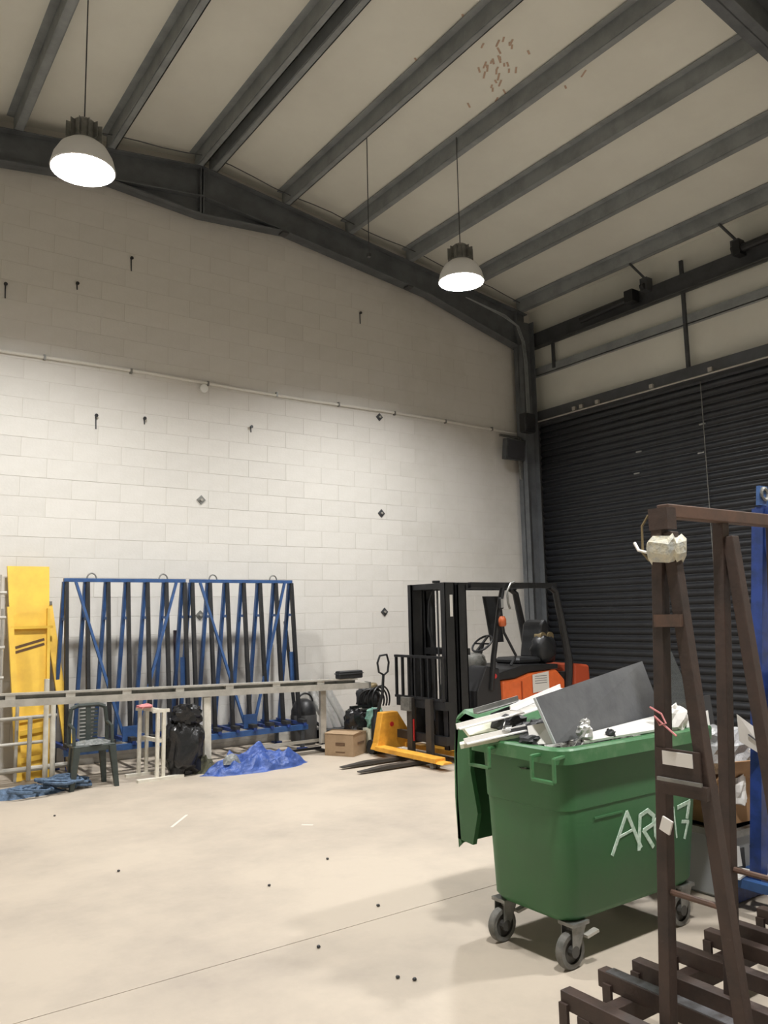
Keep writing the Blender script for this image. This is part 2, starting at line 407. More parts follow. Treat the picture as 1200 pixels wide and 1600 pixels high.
# roller shutter
dr = struct(MB().b2((9.99, 3.5, 0), (10.03, 9.36, 4.95)).build('door_1', DSTEEL, loc=(0, 0, 0)))
P = .1065; prof = []
for k in range(8): a = PI*k/7; prof.append((9.985-.028*math.sin(a), P*.88*k/7))
prof += [(9.995, P*.95), (9.995, P)]
Z20 = 20*P
sl = MB(); sl.loft([[(x, 3.52, z+Z20) for x, z in prof]+[(10.0, 3.52, P+Z20), (10.0, 3.52, Z20)], [(x, 9.34, z+Z20) for x, z in prof]+[(10.0, 9.34, P+Z20), (10.0, 9.34, Z20)]])
s0 = sl.build('slat', SHUT, dr, smooth=True)
for k in range(2, 46):
    if k == 20: continue
    o = s0.copy(); COL.objects.link(o); o.parent = dr; o.location = (0, 0, (k-20)*P*SC)
MB().b2((9.90, 9.30, 0), (9.985, 9.38, 4.93)).build('guide_rail', DSTEEL, dr)
for (y, z) in ((7.32, 4.10), (7.38, 3.78), (6.3, 3.9), (6.25, 4.3)):
    MB().b2((9.945, y-.05, z-.008), (9.957, y+.05, z+.012)).build('bolt_plate', GALV, dr)
tag(MB().tube((9.93, 6.22, 4.9), (9.93, 6.22, 1.2), .006, 5).build('pull_cord', GALV, loc=(9.93, 6.22, 1.2)), 'thin cord hanging down in front of the roller shutter', 'cord')

# corner cables and boxes
cb = thing('cable_bundle', 'grey cables bent down the corner column from the rafter', 'cable', (9.6, 9.1, 5.0))
for k in range(3):
    d = k*.03
    MB().path([(8.2+d, 9.1, 6.75), (9.0, 9.1-d, 6.60), (9.30+d, 9.1, 6.50), (9.42+d, 9.1, 6.25), (9.46+d, 9.1, 5.9), (9.47+d, 9.1, 4.95)], .006, 6).build('cable', STEEL, cb)
b = thing('junction_box', 'black control box on the corner column above the floodlight', 'box', (9.5, 9.15, 4.7))
MB().cbox((9.36, 9.05, 4.70), (9.6, 9.19, 5.02), .012).build('housing', BLACK, b)
MB().b2((9.38, 9.035, 4.72), (9.58, 9.05, 5.0)).build('cover', BLACK, b)
b = thing('floodlight', 'dark square floodlight on an arm beside the corner column', 'lamp', (9.3, 9.4, 4.0))
M = Matrix.Rotation(.12, 3, 'X')
MB().box((9.30, 9.28, 4.42), (.42, .10, .34), M).build('housing', DSTEEL, b)
MB().box((9.30, 9.222, 4.42), (.36, .012, .28), M).build('glass', mat('flood_glass', (.05, .05, .055), .15), b)
MB().bar((9.07, 9.36, 4.66), (9.6, 9.36, 4.66), .03, .04).bar((9.50, 9.33, 4.66), (9.50, 9.33, 3.95), .05, .04).build('arm', GALV, b)
# conduit on the back wall
c = thing('wall_conduit', 'long painted conduit crossing the block wall', 'pipe', (5.5, YB, 4.78))
pts = [(XL+k*.62, YB-.02, 4.78+.012*math.sin(k*.9)) for k in range(20)]+[(9.75, YB-.02, 4.78)]
MB().path(pts, .021, 8).build('pipe', mat('painted_pipe', (.72, .70, .64), .5), c)
for k in range(12): MB().b2((-2+k*1.0, YB-.042, 4.75), (-1.975+k*1.0, YB-.001, 4.81)).build('clip', GALV, c)
o = MB().lathe([(.055, 0), (.055, .03), (.045, .045), (.02, .05)], (3.95, YB-.055, 4.70), 'y', 16).build('round_box', mat('round_white', (.8, .8, .76), .5), loc=(3.95, YB, 4.7), smooth=True)
tag(o, 'small round white box under the wall conduit', 'junction box')
# wall tie plates (diamonds)
for x, z, l in ((6.74, 4.69, 'top dark diamond plate just below the wall conduit'), (6.74, 3.24, 'dark diamond plate mid wall, middle of the right column'),
                (6.76, 1.80, 'lowest dark diamond plate beside the forklift mast'), (3.94, 3.25, 'grey diamond plate high above the blue racks'), (3.94, 1.80, 'grey diamond plate seen between the two blue racks')):
    t = thing('wall_plate', l, 'wall plate', (x, YB, z), 'diamond tie plates on the block wall')
    M = Matrix.Rotation(PI/4, 3, 'Y'); mm = DSTEEL if x > 5 else GALV
    MB().box((x, YB-.008, z), (.085, .014, .085), M).build('plate', mm, t)
    MB().lathe([(.017, 0), (.017, .02), (.008, .024)], (x, YB-.036, z), 'y', 8).build('bolt', ALU, t)
for x, z, d, l in ((2.99, 6.23, 1, 'dark hook with rust drip high on the wall, right of the left lamp'), (1.57, 5.56, 1, 'dark hook with rust drip at the left photo edge'),
             (2.61, 4.17, 1, 'dark hook below the conduit, left of the round white box'), (3.19, 4.21, 0, 'small faint hook beside the left hook below the conduit'),
             (4.63, 4.28, 0, 'small dark hook below the conduit, right of the round white box'), (6.42, 6.24, 1, 'dark hook high on the wall under the rafter'), (2.35, 5.75, 0, 'faint hook above the conduit near the left edge')):
    t = thing('wall_hook', l, 'hook', (x, YB, z), 'old fixings left in the block wall')
    MB().lathe([(.022, 0), (.016, .03), (.006, .04)], (x, YB-.04, z), 'y', 8).build('plug', BLACK, t)
    MB().bar((x, YB-.006, z), (x+.005, YB-.006, z-(.16 if d else .07)), .014, .006).build('stain_strip', DSTEEL, t)

# ================================================================ LAMPS
EM = emis('lamp_glow', LAMP_COL, 60.0)
LL = ['round high bay lamp at left, hanging close to the back rafter', 'round high bay lamp at right, above the forklift', 'round high bay lamp behind the camera, left', 'round high bay lamp behind the camera, right']
for (x, y, z), l in zip(LAMPS, LL):
    t = thing('high_bay_lamp', l, 'lamp', (x, y, z), 'high bay lamps')
    MB().lathe([(.27, -.13), (.275, -.125), (.25, -.02), (.20, .07), (.14, .12), (.10, .13), (.0999, .129), (.135, .115), (.19, .065), (.235, -.02), (.265, -.13)], (x, y, z), 'z', 32, cap=False).build('reflector', LCDW, t, smooth=True)
    MB().lathe([(.02, .0), (.2, 0.0), (.2, .012), (.02, .012)], (x, y, z), 'z', 32).build('light_disc', EM, t)
    MB().lathe([(.1, .11), (.11, .14), (.11, .30), (.08, .33), (.03, .35)], (x, y, z), 'z', 20).build('driver_housing', GALV, t, smooth=True)
    f = MB()
    for k in range(12):
        a = 2*PI*k/12; f.box((x+.13*math.cos(a), y+.13*math.sin(a), z+.22), (.05, .006, .14), Matrix.Rotation(a, 3, 'Z'))
    f.build('cooling_fins', GALV, t)
    MB().tube((x, y, z+.35), (x, y, zr(x)), .006, 6).build('suspension_wire', DSTEEL, t)
    ld = bpy.data.lights.new('lamp_light', 'AREA'); ld.shape = 'DISK'; ld.size = .41; ld.energy = LAMP_W; ld.color = LAMP_COL
    lo = bpy.data.objects.new('lamp_light', ld); COL.objects.link(lo); lo.parent = t; lo.location = (0, 0, -.006)
tag(MB().tube((5.15, 7.4, 6.0), (5.15, 7.4, zr(5.15)), .006, 6).b2((5.13, 7.38, 5.98), (5.17, 7.42, 6.02)).build('hanging_wire', DSTEEL, loc=(5.15, 7.4, 6)), 'bare thin wire hanging from the roof between the two lamps', 'wire')

# ================================================================ BLUE GLASS RACKS at the wall
def blue_rack():
    R = thing('glass_rack', 'left blue A-frame glass rack, behind the dark plastic chair', 'rack', (2.88, 9.05, ZF), 'blue racks standing along the block wall')
    X0, Y0 = 2.88, 9.05; W = .665
    MB().bar((X0-W-.02, Y0, 2.2), (X0+W+.02, Y0, 2.2), .045, .04).build('top_bar', BLUE, R)
    for i in range(7):
        x = X0-W+i*2*W/6
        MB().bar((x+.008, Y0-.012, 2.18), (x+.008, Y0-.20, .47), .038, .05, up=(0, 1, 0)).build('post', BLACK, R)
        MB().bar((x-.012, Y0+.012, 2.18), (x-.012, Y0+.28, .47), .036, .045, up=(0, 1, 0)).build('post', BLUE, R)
        MB().bar((x, Y0-.045, 1.78), (x, Y0+.07, 1.78), .03, .03).build('spacer', BLUE, R)
    for sgn in (-1, 1):
        MB().bar((X0+sgn*(W-.1), Y0-.03, 2.18), (X0+sgn*.06, Y0-.20, .50), .028, .03, up=(0, 1, 0)).build('brace', BLUE, R)
    MB().box((X0, Y0-.22, .54), (.17, .012, .16)).build('gusset_plate', BLUE, R)
    for y in (-.32, .34):
        MB().bar((X0-W-.05, Y0+y, .42), (X0+W+.05, Y0+y, .42), .05, .06).build('base_beam', BLUE, R)
    for i in range(7):
        x = X0-W+i*2*W/6
        a = MB().bar((x, Y0-.36, .455), (x, Y0+.36, .455), .04, .035).build('arm', DBLUE, R)
        MB().b2((x-.03, Y0-.35, .473), (x+.03, Y0-.22, .51)).build('rubber_pad', RUBBER, a)
    for sx in (-1, 1):
        for y in (-.32, .34):
            q = MB().bar((X0+sx*(W-.02), Y0+y, ZF+.02), (X0+sx*(W-.02), Y0+y, .39), .04).build('foot', DSTEEL, R)
            MB().b2((X0+sx*(W-.02)-.05, Y0+y-.05, ZF), (X0+sx*(W-.02)+.05, Y0+y+.05, ZF+.02)).build('foot_plate', DBLUE, q)
    for sx in (-.39, .42):
        MB().arc((X0+sx, Y0, 2.215), .05, .009, 0, PI, (1, 0, 0), (0, 0, 1.25)).build('lifting_loop', GALV, R)
    MB().bar((X0+W-.02, Y0-.10, .95), (X0+W-.02, Y0-.08, 1.32), .075, .02).build('side_plate', BLUE, R)
    return R
r1 = blue_rack()
r2 = copy_tree(r1); r2.location.x += 1.425*SC; r2['label'] = 'right blue A-frame glass rack, behind the crumpled blue tarp'
tag(MB().bar((2.33, 9.2, ZF), (2.20, 9.42, 1.45), .035, .03).build('blue_pole', DBLUE, loc=(2.33, 9.3, 0)), 'short blue pole leaning beside the yellow plank', 'pole')
tag(MB().bar((3.56, 9.22, ZF), (3.60, 9.44, 1.62), .04, .03).build('dark_pole', mat('plum', (.05, .03, .045), .5), loc=(3.56, 9.2, 0)), 'dark plum pole leaning in the gap between the blue racks', 'pole')
tag(MB().bar((5.10, 9.1, ZF), (5.03, 9.3, 1.70), .035, .03).build('dark_pole', BLACK, loc=(5.1, 9, 0)), 'black pole leaning at the right end of the right blue rack', 'pole')

# ================================================================ YELLOW PLANKS, SCAFFOLD FRAMES
t = thing('yellow_plank', 'wide yellow staging plank leaning on the wall behind grey tubes', 'plank', (1.9, 9.0, 0))
def yp(x, z, d=0): k = z/2.36; return (x, 8.97+.43*k-d, z)
MB().quad3([yp(1.80, ZF), yp(2.10, ZF), yp(2.12, 2.36), yp(1.69, 2.36)], .03).build('deck', YEL, t)
MB().bar(yp(1.80, ZF, .04), yp(1.71, 1.92, .04), .055, .05, up=(0, 1, 0)).build('side_rail', YEL, t)
MB().bar(yp(2.08, .9, .04), yp(2.10, 1.90, .04), .03, .05, up=(0, 1, 0)).build('side_rail', YEL, t)
MB().bar(yp(1.72, 1.70, .05), yp(2.14, 1.70, .05), .03, .03).build('cross_bar', YEL, t)
for z in (.35, .62, .75): MB().bar(yp(1.80, z, .03), yp(2.08, z+.03, .03), .02, .05).build('cross_bar', YEL, t)
for z in (1.44, 1.49): MB().bar(yp(1.77, z, .018), yp(2.06, z+.08, .018), .004, .028, up=(0, 0, 1)).build('dark_mark', CBROWN, t)
t = thing('yellow_rail', 'narrow yellow rail leaning just right of the wide plank', 'plank', (2.3, 9.0, 0))
MB().bar((2.33, 9.0, ZF), (2.12, 9.42, 1.95), .09, .05, up=(0, 1, 0)).build('rail', YEL, t)
MB().bar((2.335, 8.99, ZF), (2.31, 9.04, .35), .096, .056, up=(0, 1, 0)).build('worn_end', BRASS, t)
MB().b2((2.08, 9.38, 1.94), (2.16, 9.44, 1.98)).build('end_cap', GALV, t)
t = thing('scaffold_frame', 'grey aluminium scaffold frames stacked upright at the left edge', 'scaffold', (1.7, 8.85, 0))
for x, y, z0, z1, r in ((1.56, 9.05, .0, 2.25, .022), (1.62, 9.12, 0, 1.9, .02), (1.20, 8.9, 0, 1.2, .022), (1.86, 8.83, .02, .80, .022), (1.76, 8.95, .0, 1.0, .018), (.95, 8.9, 0, 2.1, .022), (.6, 8.9, 0, 1.2, .022)):
    MB().tube((x, y, z0+ZF), (x, y, z1), r, 10).build('upright', ALU, t)
for x in (2.02, 2.09): MB().tube((x, 8.84, ZF), (x-.005, 8.86, 1.17 if x < 2.05 else .95), .026, 10).build('upright', WHITE, t)
for z, x1, r in ((.79, 2.12, .02), (.54, 2.02, .017), (.285, 2.26, .027), (1.2, 1.6, .017), (1.5, 1.6, .017), (1.8, 1.6, .017), (2.05, 1.6, .017)):
    MB().tube((.4, 8.86, z), (x1, 8.86, z+.006), r, 10).build('rung', ALU, t)
# ================================================================ LONG ALUMINIUM BEAM + STANDS
SC = 1.0
BA, BB = Vector((1.675, 9.40, .864)), Vector((6.097, 8.90, .80))
def bpnt(k, dy=0, dz=0): p = BA.lerp(BB, k); return p+Vector((0, dy, dz))
t = thing('aluminium_beam', 'long aluminium beam lying level in front of the racks', 'beam', (3.9, 9.15, .84))
K0 = -.28
MB().bar(bpnt(K0, 0, .045), bpnt(.985, 0, .04), .12, .075).build('lower_channel', ALU, t)
MB().bar(bpnt(K0, 0, .138), bpnt(.95, 0, .126), .10, .02).build('top_flange', ALU, t)
MB().bar(bpnt(K0, .03, .106), bpnt(.95, .03, .10), .012, .05).build('web', GALV, t)
k = K0+.02
while k < .94: MB().bar(bpnt(k, -.01, .106), bpnt(k+.022, -.01, .106), .07, .05).build('cleat', ALU, t); k += .135
MB().bar(bpnt(.985, 0, .042), bpnt(.992, 0, .042), .13, .085).build('end_cap', GALV, t)
t = thing('beam_stand', 'grey metal stand under the right end of the aluminium beam', 'stand', (5.4, 9.2, 0), 'stands under the aluminium beam')
SX, SY = 5.42, 9.03
MB().bar((SX, SY, .15), (SX, SY, .80), .08, .05, up=(0, 1, 0)).build('post', ALU, t)
MB().bar((SX-.80, SY+.12, .17), (SX+.05, SY+.12, .17), .035).build('rail', ALU, t)
MB().path([(SX, SY, .17), (SX+.14, SY+.05, .16), (SX+.18, SY+.08, .0)], .018, 8).build('leg', GALV, t)
MB().path([(SX-.78, SY+.12, .17), (SX-.80, SY+.12, .0)], .018, 8).build('leg', GALV, t)
MB().bar((SX-.7, SY+.30, .04), (SX+.15, SY+.30, .04), .03).build('base_bar', BLACK, t)
for dx in (-.7, .13): MB().bar((SX+dx, SY+.12, .02), (SX+dx, SY+.42, .02), .03).build('foot', BLACK, t)
t = thing('beam_stand', 'pale metal prop under the beam, rising behind the blue tarp', 'stand', (3.85, 9.15, 0), 'stands under the aluminium beam')
MB().bar((3.90, 9.14, .0), (3.885, 9.14, .83), .085, .05, up=(0, 1, 0)).build('post', WHITE, t)
MB().bar((3.90, 9.14, .02), (3.90, 9.4, .02), .04).build('foot', GALV, t)
tb = bpnt(.925, 0, .137)
t = thing('toolbox', 'black case resting on the right end of the aluminium beam', 'case', tuple(tb))
MB().cbox((tb.x-.17, tb.y-.06, tb.z+.0), (tb.x+.19, tb.y+.06, tb.z+.10), .01).build('case_body', BLACK, t)
MB().b2((tb.x-.18, tb.y-.065, tb.z+.06), (tb.x+.2, tb.y+.065, tb.z+.07)).build('lid_seam', DSTEEL, t)
# ================================================================ CHAIR
t = thing('plastic_chair', 'dark green plastic garden chair with slotted back, dusty seat', 'chair', (2.53, 9.1, 0))
for (x, y, dx, dy) in ((2.30, 8.90, .05, .03), (2.76, 8.88, -.05, .03), (2.34, 9.20, .04, -.02), (2.72, 9.20, -.04, -.02)):
    m = MB(); a, b = .022, .034
    m.loft([[(x-a, y-a, 0), (x+a, y-a, 0), (x+a, y+a, 0), (x-a, y+a, 0)], [(x+dx-b, y+dy-b, .43), (x+dx+b, y+dy-b, .43), (x+dx+b, y+dy+b, .43), (x+dx-b, y+dy+b, .43)]])
    m.build('leg', CHAIR, t)
MB().cbox((2.31, 8.90, .42), (2.75, 9.20, .45), .01).b2((2.31, 8.90, .385), (2.75, 8.92, .43)).build('seat', CHAIR, t)
bk = MB()
def bp(x, z): z = .42+(z-.42)*.77; return (x, 9.17+.03*(z-.45)/.5, z)
for x in (2.33, 2.73): bk.path([bp(x, .42), bp(x, .7), bp(x+(.02 if x < 2.5 else -.02), .93)], .022, 8)
bk.path([bp(2.35, .93), bp(2.42, .965), bp(2.64, .965), bp(2.71, .93)], .022, 8)
bk.bar(bp(2.53, .45), bp(2.53, .95), .05, .02, up=(0, 1, 0))
bk.build('back_frame', CHAIR, t, smooth=True)
for k in range(9): MB().bar(bp(2.44, .50+k*.05), bp(2.63, .50+k*.05), .012, .024).build('slat', CHAIR, t)
for x in (2.33, 2.73): MB().path([bp(x, .72), (x, 9.1, .64), (x, 8.99, .62), (x, 8.96, .45)], .018, 8).build('armrest', CHAIR, t, smooth=True)
m = MB(); m.mound((2.53, 9.03, .451), .22, .13, .05, 3, 18); tag(m.build('plastic_film', DUST, loc=(2.53, 9.08, .451)), 'crumpled grey plastic film lying on the chair seat', 'film')
m = MB(); rs = random.Random(2)
for k in range(5):
    cx, cy = 2.12+rs.uniform(-.25, .25), 8.98+rs.uniform(-.08, .1); pts = []
    for j in range(26):
        a = j*.62+k; rr = .10+.05*math.sin(j*.9+k); pts.append((cx+1.5*rr*math.cos(a), cy+rr*math.sin(a), .03+.035*abs(math.sin(j*.7+k))+.02*k))
    m.path(pts, .017, 6)
tag(m.build('rope_heap', ROPE, loc=(2.1, 8.95, 0), smooth=True), 'heap of grey blue rope on the floor left of the chair', 'rope')
m = MB().mound((1.85, 9.05, 0), .42, .16, .12, 9, 24); tag(m.build('dark_cloth', ROPE, loc=(1.85, 9.05, 0)), 'crumpled slate cloth on the floor under the scaffold frames', 'cloth')
# ================================================================ WHITE STAND
t = thing('white_trestle', 'narrow cream white stand with two floor feet', 'stand', (3.2, 9.1, 0))
for x, y in ((3.13, 9.28), (3.215, 9.28), (3.205, 8.90), (3.275, 8.90)): MB().bar((x, y, .02), (x-.005, y-.02, .745), .036).build('post', WHITE, t)
MB().bar((2.98, 9.28, .015), (3.42, 9.28, .015), .06, .03).build('foot', WHITE, t)
MB().bar((2.98, 8.88, .015), (3.50, 8.88, .015), .07, .03).build('foot', WHITE, t)
for z in (.42, .745):
    MB().bar((3.17, 9.27, z), (3.24, 8.88, z), .04).build('cross_bar', WHITE, t)
MB().bar((3.08, 9.26, .745), (3.25, 9.26, .745), .035).bar((3.14, 8.88, .745), (3.33, 8.88, .745), .035).build('top_bar', WHITE, t)
tag(MB().blob((3.13, 9.12, .785), (.08, .07, .022), 5, .3, nu=12, nv=8).build('rag', PINK, loc=(3.13, 9.12, .76)), 'small pink rag on top of the cream white stand', 'rag')
# ================================================================ BAGS, TARP
t = MB().blob((3.56, 9.02, .30), (.20, .17, .32), 11, .3, 2.2, 30, 20); tag(t.build('bin_bag', BAG, loc=(3.6, 9.1, 0), smooth=True), 'tall black bin bag between the white stand and the tarp', 'bag')
t = MB().blob((3.58, 9.0, .66), (.15, .13, .11), 4, .4, 2.6, 24, 14); tag(t.build('bin_bag', BAG, loc=(3.6, 9.1, .68), smooth=True), 'small tied black bag on top of the tall bin bag', 'bag')
t = MB().mound((3.80, 9.0, 0), .16, .16, .22, 21, 20); tag(t.build('net_heap', OLIVE, loc=(3.8, 9, 0)), 'dark olive netting heap at the left end of the tarp', 'netting')
t = MB().mound((4.36, 8.74, 0), .64, .23, .21, 15, 60, crease=.38, peaks=((.12, .4, .24, .2), (-.5, .3, .10, .3), (.65, .1, .07, .3), (-.2, -.4, .05, .2)), fq=4.6)
tag(t.build('blue_tarp', TARP, loc=(4.38, 8.72, 0)), 'crumpled bright blue tarp lying on the floor', 'tarp')
t = MB().mound((4.02, 8.74, .10), .12, .07, .12, 8, 18); tag(t.build('white_cloth', DUST, loc=(4.02, 8.74, .1)), 'small pale rag in a fold of the blue tarp', 'rag')
# ================================================================ wall clutter right of the racks
SC = 1.08; ZF2 = 1.75-1.75/1.08
t = thing('shop_vacuum', 'round dark workshop vacuum with curved handle beside the right blue rack', 'vacuum cleaner', (5.22, 9.22, 0))
MB().lathe([(.14, .06), (.17, .12), (.17, .42), (.15, .46)], (5.25, 9.22, .07), 'z', 20).build('tank', mat('vac_grey', (.06, .06, .06), .5), t, smooth=True)
MB().lathe([(.165, .46), (.16, .56), (.12, .66), (.05, .70)], (5.25, 9.22, 0), 'z', 20).build('motor_head', BLACK, t, smooth=True)
MB().arc((5.25, 9.18, .66), .11, .012, 0, PI, (1, 0, 0), (0, 0, 1)).build('handle', BLACK, t)
for a in range(4): MB().lathe([(.03, -.015), (.03, .015)], (5.25+.14*math.cos(a*PI/2+.6), 9.22+.14*math.sin(a*PI/2+.6), .03), 'y', 10).build('castor', RUBBER, t)
MB().path([(5.38, 9.15, .4), (5.5, 9.1, .3), (5.45, 9.05, .12), (5.3, 9.0, .05), (5.15, 9.0, .06)], .022, 8).build('hose', BLACK, t, smooth=True)
for k, (x0, x1, l) in enumerate(((5.66, 5.42, 'leftmost silver foil roll leaning on the wall'), (5.78, 5.54, 'middle silver foil roll leaning on the wall'), (5.92, 5.68, 'rightmost silver foil roll leaning on the wall'))):
    tag(MB().path([(x0, 9.2, .2+.02*k), (x0-.06, 9.26, .42), (x1+.04, 9.33, .7), (x1, 9.38, .92)], [.055, .06, .055, .045], 12).build('foil_roll', FOIL, loc=(x0, 9.2, .2), smooth=True), l, 'foil roll', 'silver foil rolls')
tag(MB().cbox((5.42, 9.05, ZF2), (6.0, 9.35, .30), .01).build('low_crate', BLACK, loc=(5.7, 9.2, 0)), 'low black crate under the foil rolls', 'crate')
SC = 1.0
t = thing('cardboard_box', 'closed tan cardboard box in front of the foil rolls', 'box', (5.65, 8.8, 0))
Mr = Matrix.Rotation(.62, 3, 'Z')
# corners: left (5.40,8.98), front (5.60,8.62), right (5.93,8.80)
def bxp(u, v, z): a = Vector((5.62, 8.62, 0)); e1 = Vector((-.20, .36, 0)); e2 = Vector((.31, .17, 0)); return a+e1*u+e2*v+Vector((0, 0, z))
m = MB(); m.loft([[bxp(0, 0, z), bxp(0, 1, z), bxp(1, 1, z), bxp(1, 0, z)] for z in (0, .27)]); m.build('carton', CARDB, t)
m = MB(); m.loft([[bxp(-.02, -.02, .27), bxp(-.02, .48, .275), bxp(1.02, .48, .275), bxp(1.02, -.02, .27)], [bxp(-.02, -.02, .274), bxp(-.02, .48, .29), bxp(1.02, .48, .29), bxp(1.02, -.02, .274)]]); m.build('flap', CARDB, t)
m = MB(); m.loft([[bxp(-.02, .52, .275), bxp(-.02, 1.02, .27), bxp(1.02, 1.02, .27), bxp(1.02, .52, .275)], [bxp(-.02, .52, .30), bxp(-.02, 1.02, .276), bxp(1.02, 1.02, .276), bxp(1.02, .52, .30)]]); m.build('flap', CARDB, t)
m = MB()
for z0, z1 in ((.13, .165), (.045, .055)):
    m.quad3([bxp(.3, -.012, z0), bxp(.62, -.012, z0), bxp(.62, -.012, z1), bxp(.3, -.012, z1)], .003)
m.quad3([bxp(-.012, .3, .14), bxp(-.012, .8, .14), bxp(-.012, .8, .165), bxp(-.012, .3, .165)], .003)
m.build('printed_mark', CBROWN, t)
t = thing('pressure_washer', 'black machine with looped hoses behind the pallet jack', 'machine', (6.15, 9.1, 0))
MB().cbox((6.0, 8.98, .02), (6.36, 9.3, .50), .03).build('body', BLACK, t)
MB().blob((6.2, 9.12, .66), (.16, .13, .15), 3, .25).build('motor_cover', DARKC, t, smooth=True)
MB().blob((6.22, 9.05, .80), (.07, .06, .05), 3, .25, nu=12, nv=8).build('cap', BRASS, t, smooth=True)
for k in range(4): MB().arc((6.14+.06*k, 9.0, .62), .15+.012*k, .012, -.5, PI+.4, (1, .2*k-.3, 0), (0, 0, 1), 16).build('hose', BLACK, t, smooth=True)
MB().bar((5.83, 9.0, .56), (6.1, 9.0, .56), .05, .03).build('side_tray', BLACK, t)
tag(MB().blob((6.07, 8.78, .42), (.12, .09, .13), 6, .25).build('teal_bag', TEAL, loc=(6.07, 8.78, .3)), 'pale teal plastic bag beside the yellow pallet jack', 'bag')
tag(MB().b2((5.95, 8.72, 0), (6.2, 8.9, .30)).build('pale_crate', CREAM, loc=(6.07, 8.8, 0)), 'pale cream block under the teal bag', 'block')
tag(MB().blob((5.88, 9.0, .37), (.12, .11, .15), 16, .35).build('black_bag', BAG, loc=(5.88, 9, .22), smooth=True), 'black bag sitting behind the tan cardboard box', 'bag')

# ================================================================ PALLET JACK
t = thing('pallet_jack', 'yellow hand pallet jack with forks over the forklift forks', 'pallet jack', (6.03, 8.3, 0))
for x in (5.90, 6.36):
    m = MB(); m.prism([(x-.08, .075), (x+.08, .075), (x+.075, .13), (x-.075, .13)], 7.25, 8.45, 'y'); m.prism([(x-.08, .075), (x+.08, .075), (x+.05, .10), (x-.05, .10)], 7.12, 7.25, 'y')
    f = m.build('fork', YELJ, t, bevel=.006)
    for dx in (-.03, .03): MB().lathe([(.035, -.022), (.035, .022)], (x+dx, 7.35, .036), 'x', 12).build('load_roller', GRUB, f)
MB().prism([(5.82, .08), (6.48, .08), (6.44, .16), (6.18, .53), (5.94, .53), (5.86, .16)], 8.43, 8.55, 'y').build('bulkhead', YELJ, t, bevel=.01)
MB().lathe([(.03, 0), (.03, .006)], (6.08, 8.424, .38), 'y', 14).build('emblem', RED, t)
MB().lathe([(.07, .1), (.07, .42), (.045, .46), (.045, .55)], (6.0, 8.65, 0), 'z', 14).build('pump_unit', BLACK, t, smooth=True)
for x in (5.93, 6.07): MB().lathe([(.09, -.03), (.09, .03)], (x, 8.65, .09), 'x', 18).build('steer_wheel', RUBBER, t, smooth=True)
h = MB().path([(6.0, 8.65, .45), (6.08, 8.62, .75), (6.10, 8.62, .98)], [.024, .02, .018], 8).build('handle_shaft', BLACK, t, smooth=True)
MB().path([(6.11, 8.62, .98), (6.03, 8.62, 1.02), (6.01, 8.62, 1.14), (6.05, 8.62, 1.23), (6.16, 8.62, 1.24), (6.19, 8.62, 1.14), (6.17, 8.62, 1.02)], .014, 8, closed=True).build('grip_loop', BLACK, h, smooth=True)

# ================================================================ FORKLIFT
t = thing('forklift', 'black and orange electric forklift facing left beside the shutter', 'forklift', (7.1, 7.85, 0))
NY, FY = 7.45, 8.25
for y in (NY+.0, FY-.07):
    a0, a1, c0, c1 = (6.44, 6.60, 6.24, 6.42) if y > 8 else (6.36, 6.50, 6.18, 6.34)
    r = MB().b2((a0, y-.05, .16), (a1, y-.035, 2.10)).b2((a0, y-.05, .16), (a0+.015, y+.05, 2.10)).b2((a1-.015, y-.05, .16), (a1, y+.05, 2.10)).build('mast_rail', BLACK, t)
    MB().b2((c0, y-.02, .16), (c1, y+.0, 2.13)).b2((c0, y-.02, .16), (c0+.015, y+.06, 2.13)).b2((c1-.015, y-.02, .16), (c1, y+.06, 2.13)).build('inner_rail', BLACK, r)
MB().tube((6.50, NY+.12, .15), (6.50, NY+.12, 1.95), .03, 10).build('lift_cylinder', DSTEEL, t)
MB().tube((6.50, FY-.17, .15), (6.50, FY-.17, 1.95), .03, 10).build('lift_cylinder', BLACK, t)
for z in (2.05, 1.25, .35): MB().b2((6.43, NY-.0, z), (6.58, FY-.06, z+.08)).build('mast_crossmember', BLACK, t)
MB().b2((6.26, NY+.0, 2.06), (6.40, FY-.06, 2.13)).build('mast_crossmember', BLACK, t)
for dy in (.36,):
    MB().b2((6.38, NY+dy, .7), (6.395, NY+dy+.02, 2.06)).build('lift_chain', DSTEEL, t)
MB().path([(6.40, 7.9, 2.08), (6.38, 7.98, 1.9), (6.34, 7.96, 1.6), (6.38, 7.88, 1.3), (6.4, 7.9, .8)], .014, 6).build('hydraulic_hose', BLACK, t, smooth=True)
MB().lathe([(.05, 0), (.05, .03)], (6.4, 7.85, 2.14), 'z', 12).build('hose_pulley', BLACK, t)
MB().b2((6.26, NY-.028, 1.72), (6.30, NY-.022, 1.98)).build('lettering_strip', PAPER, t, label='pale vertical sticker on the mast')
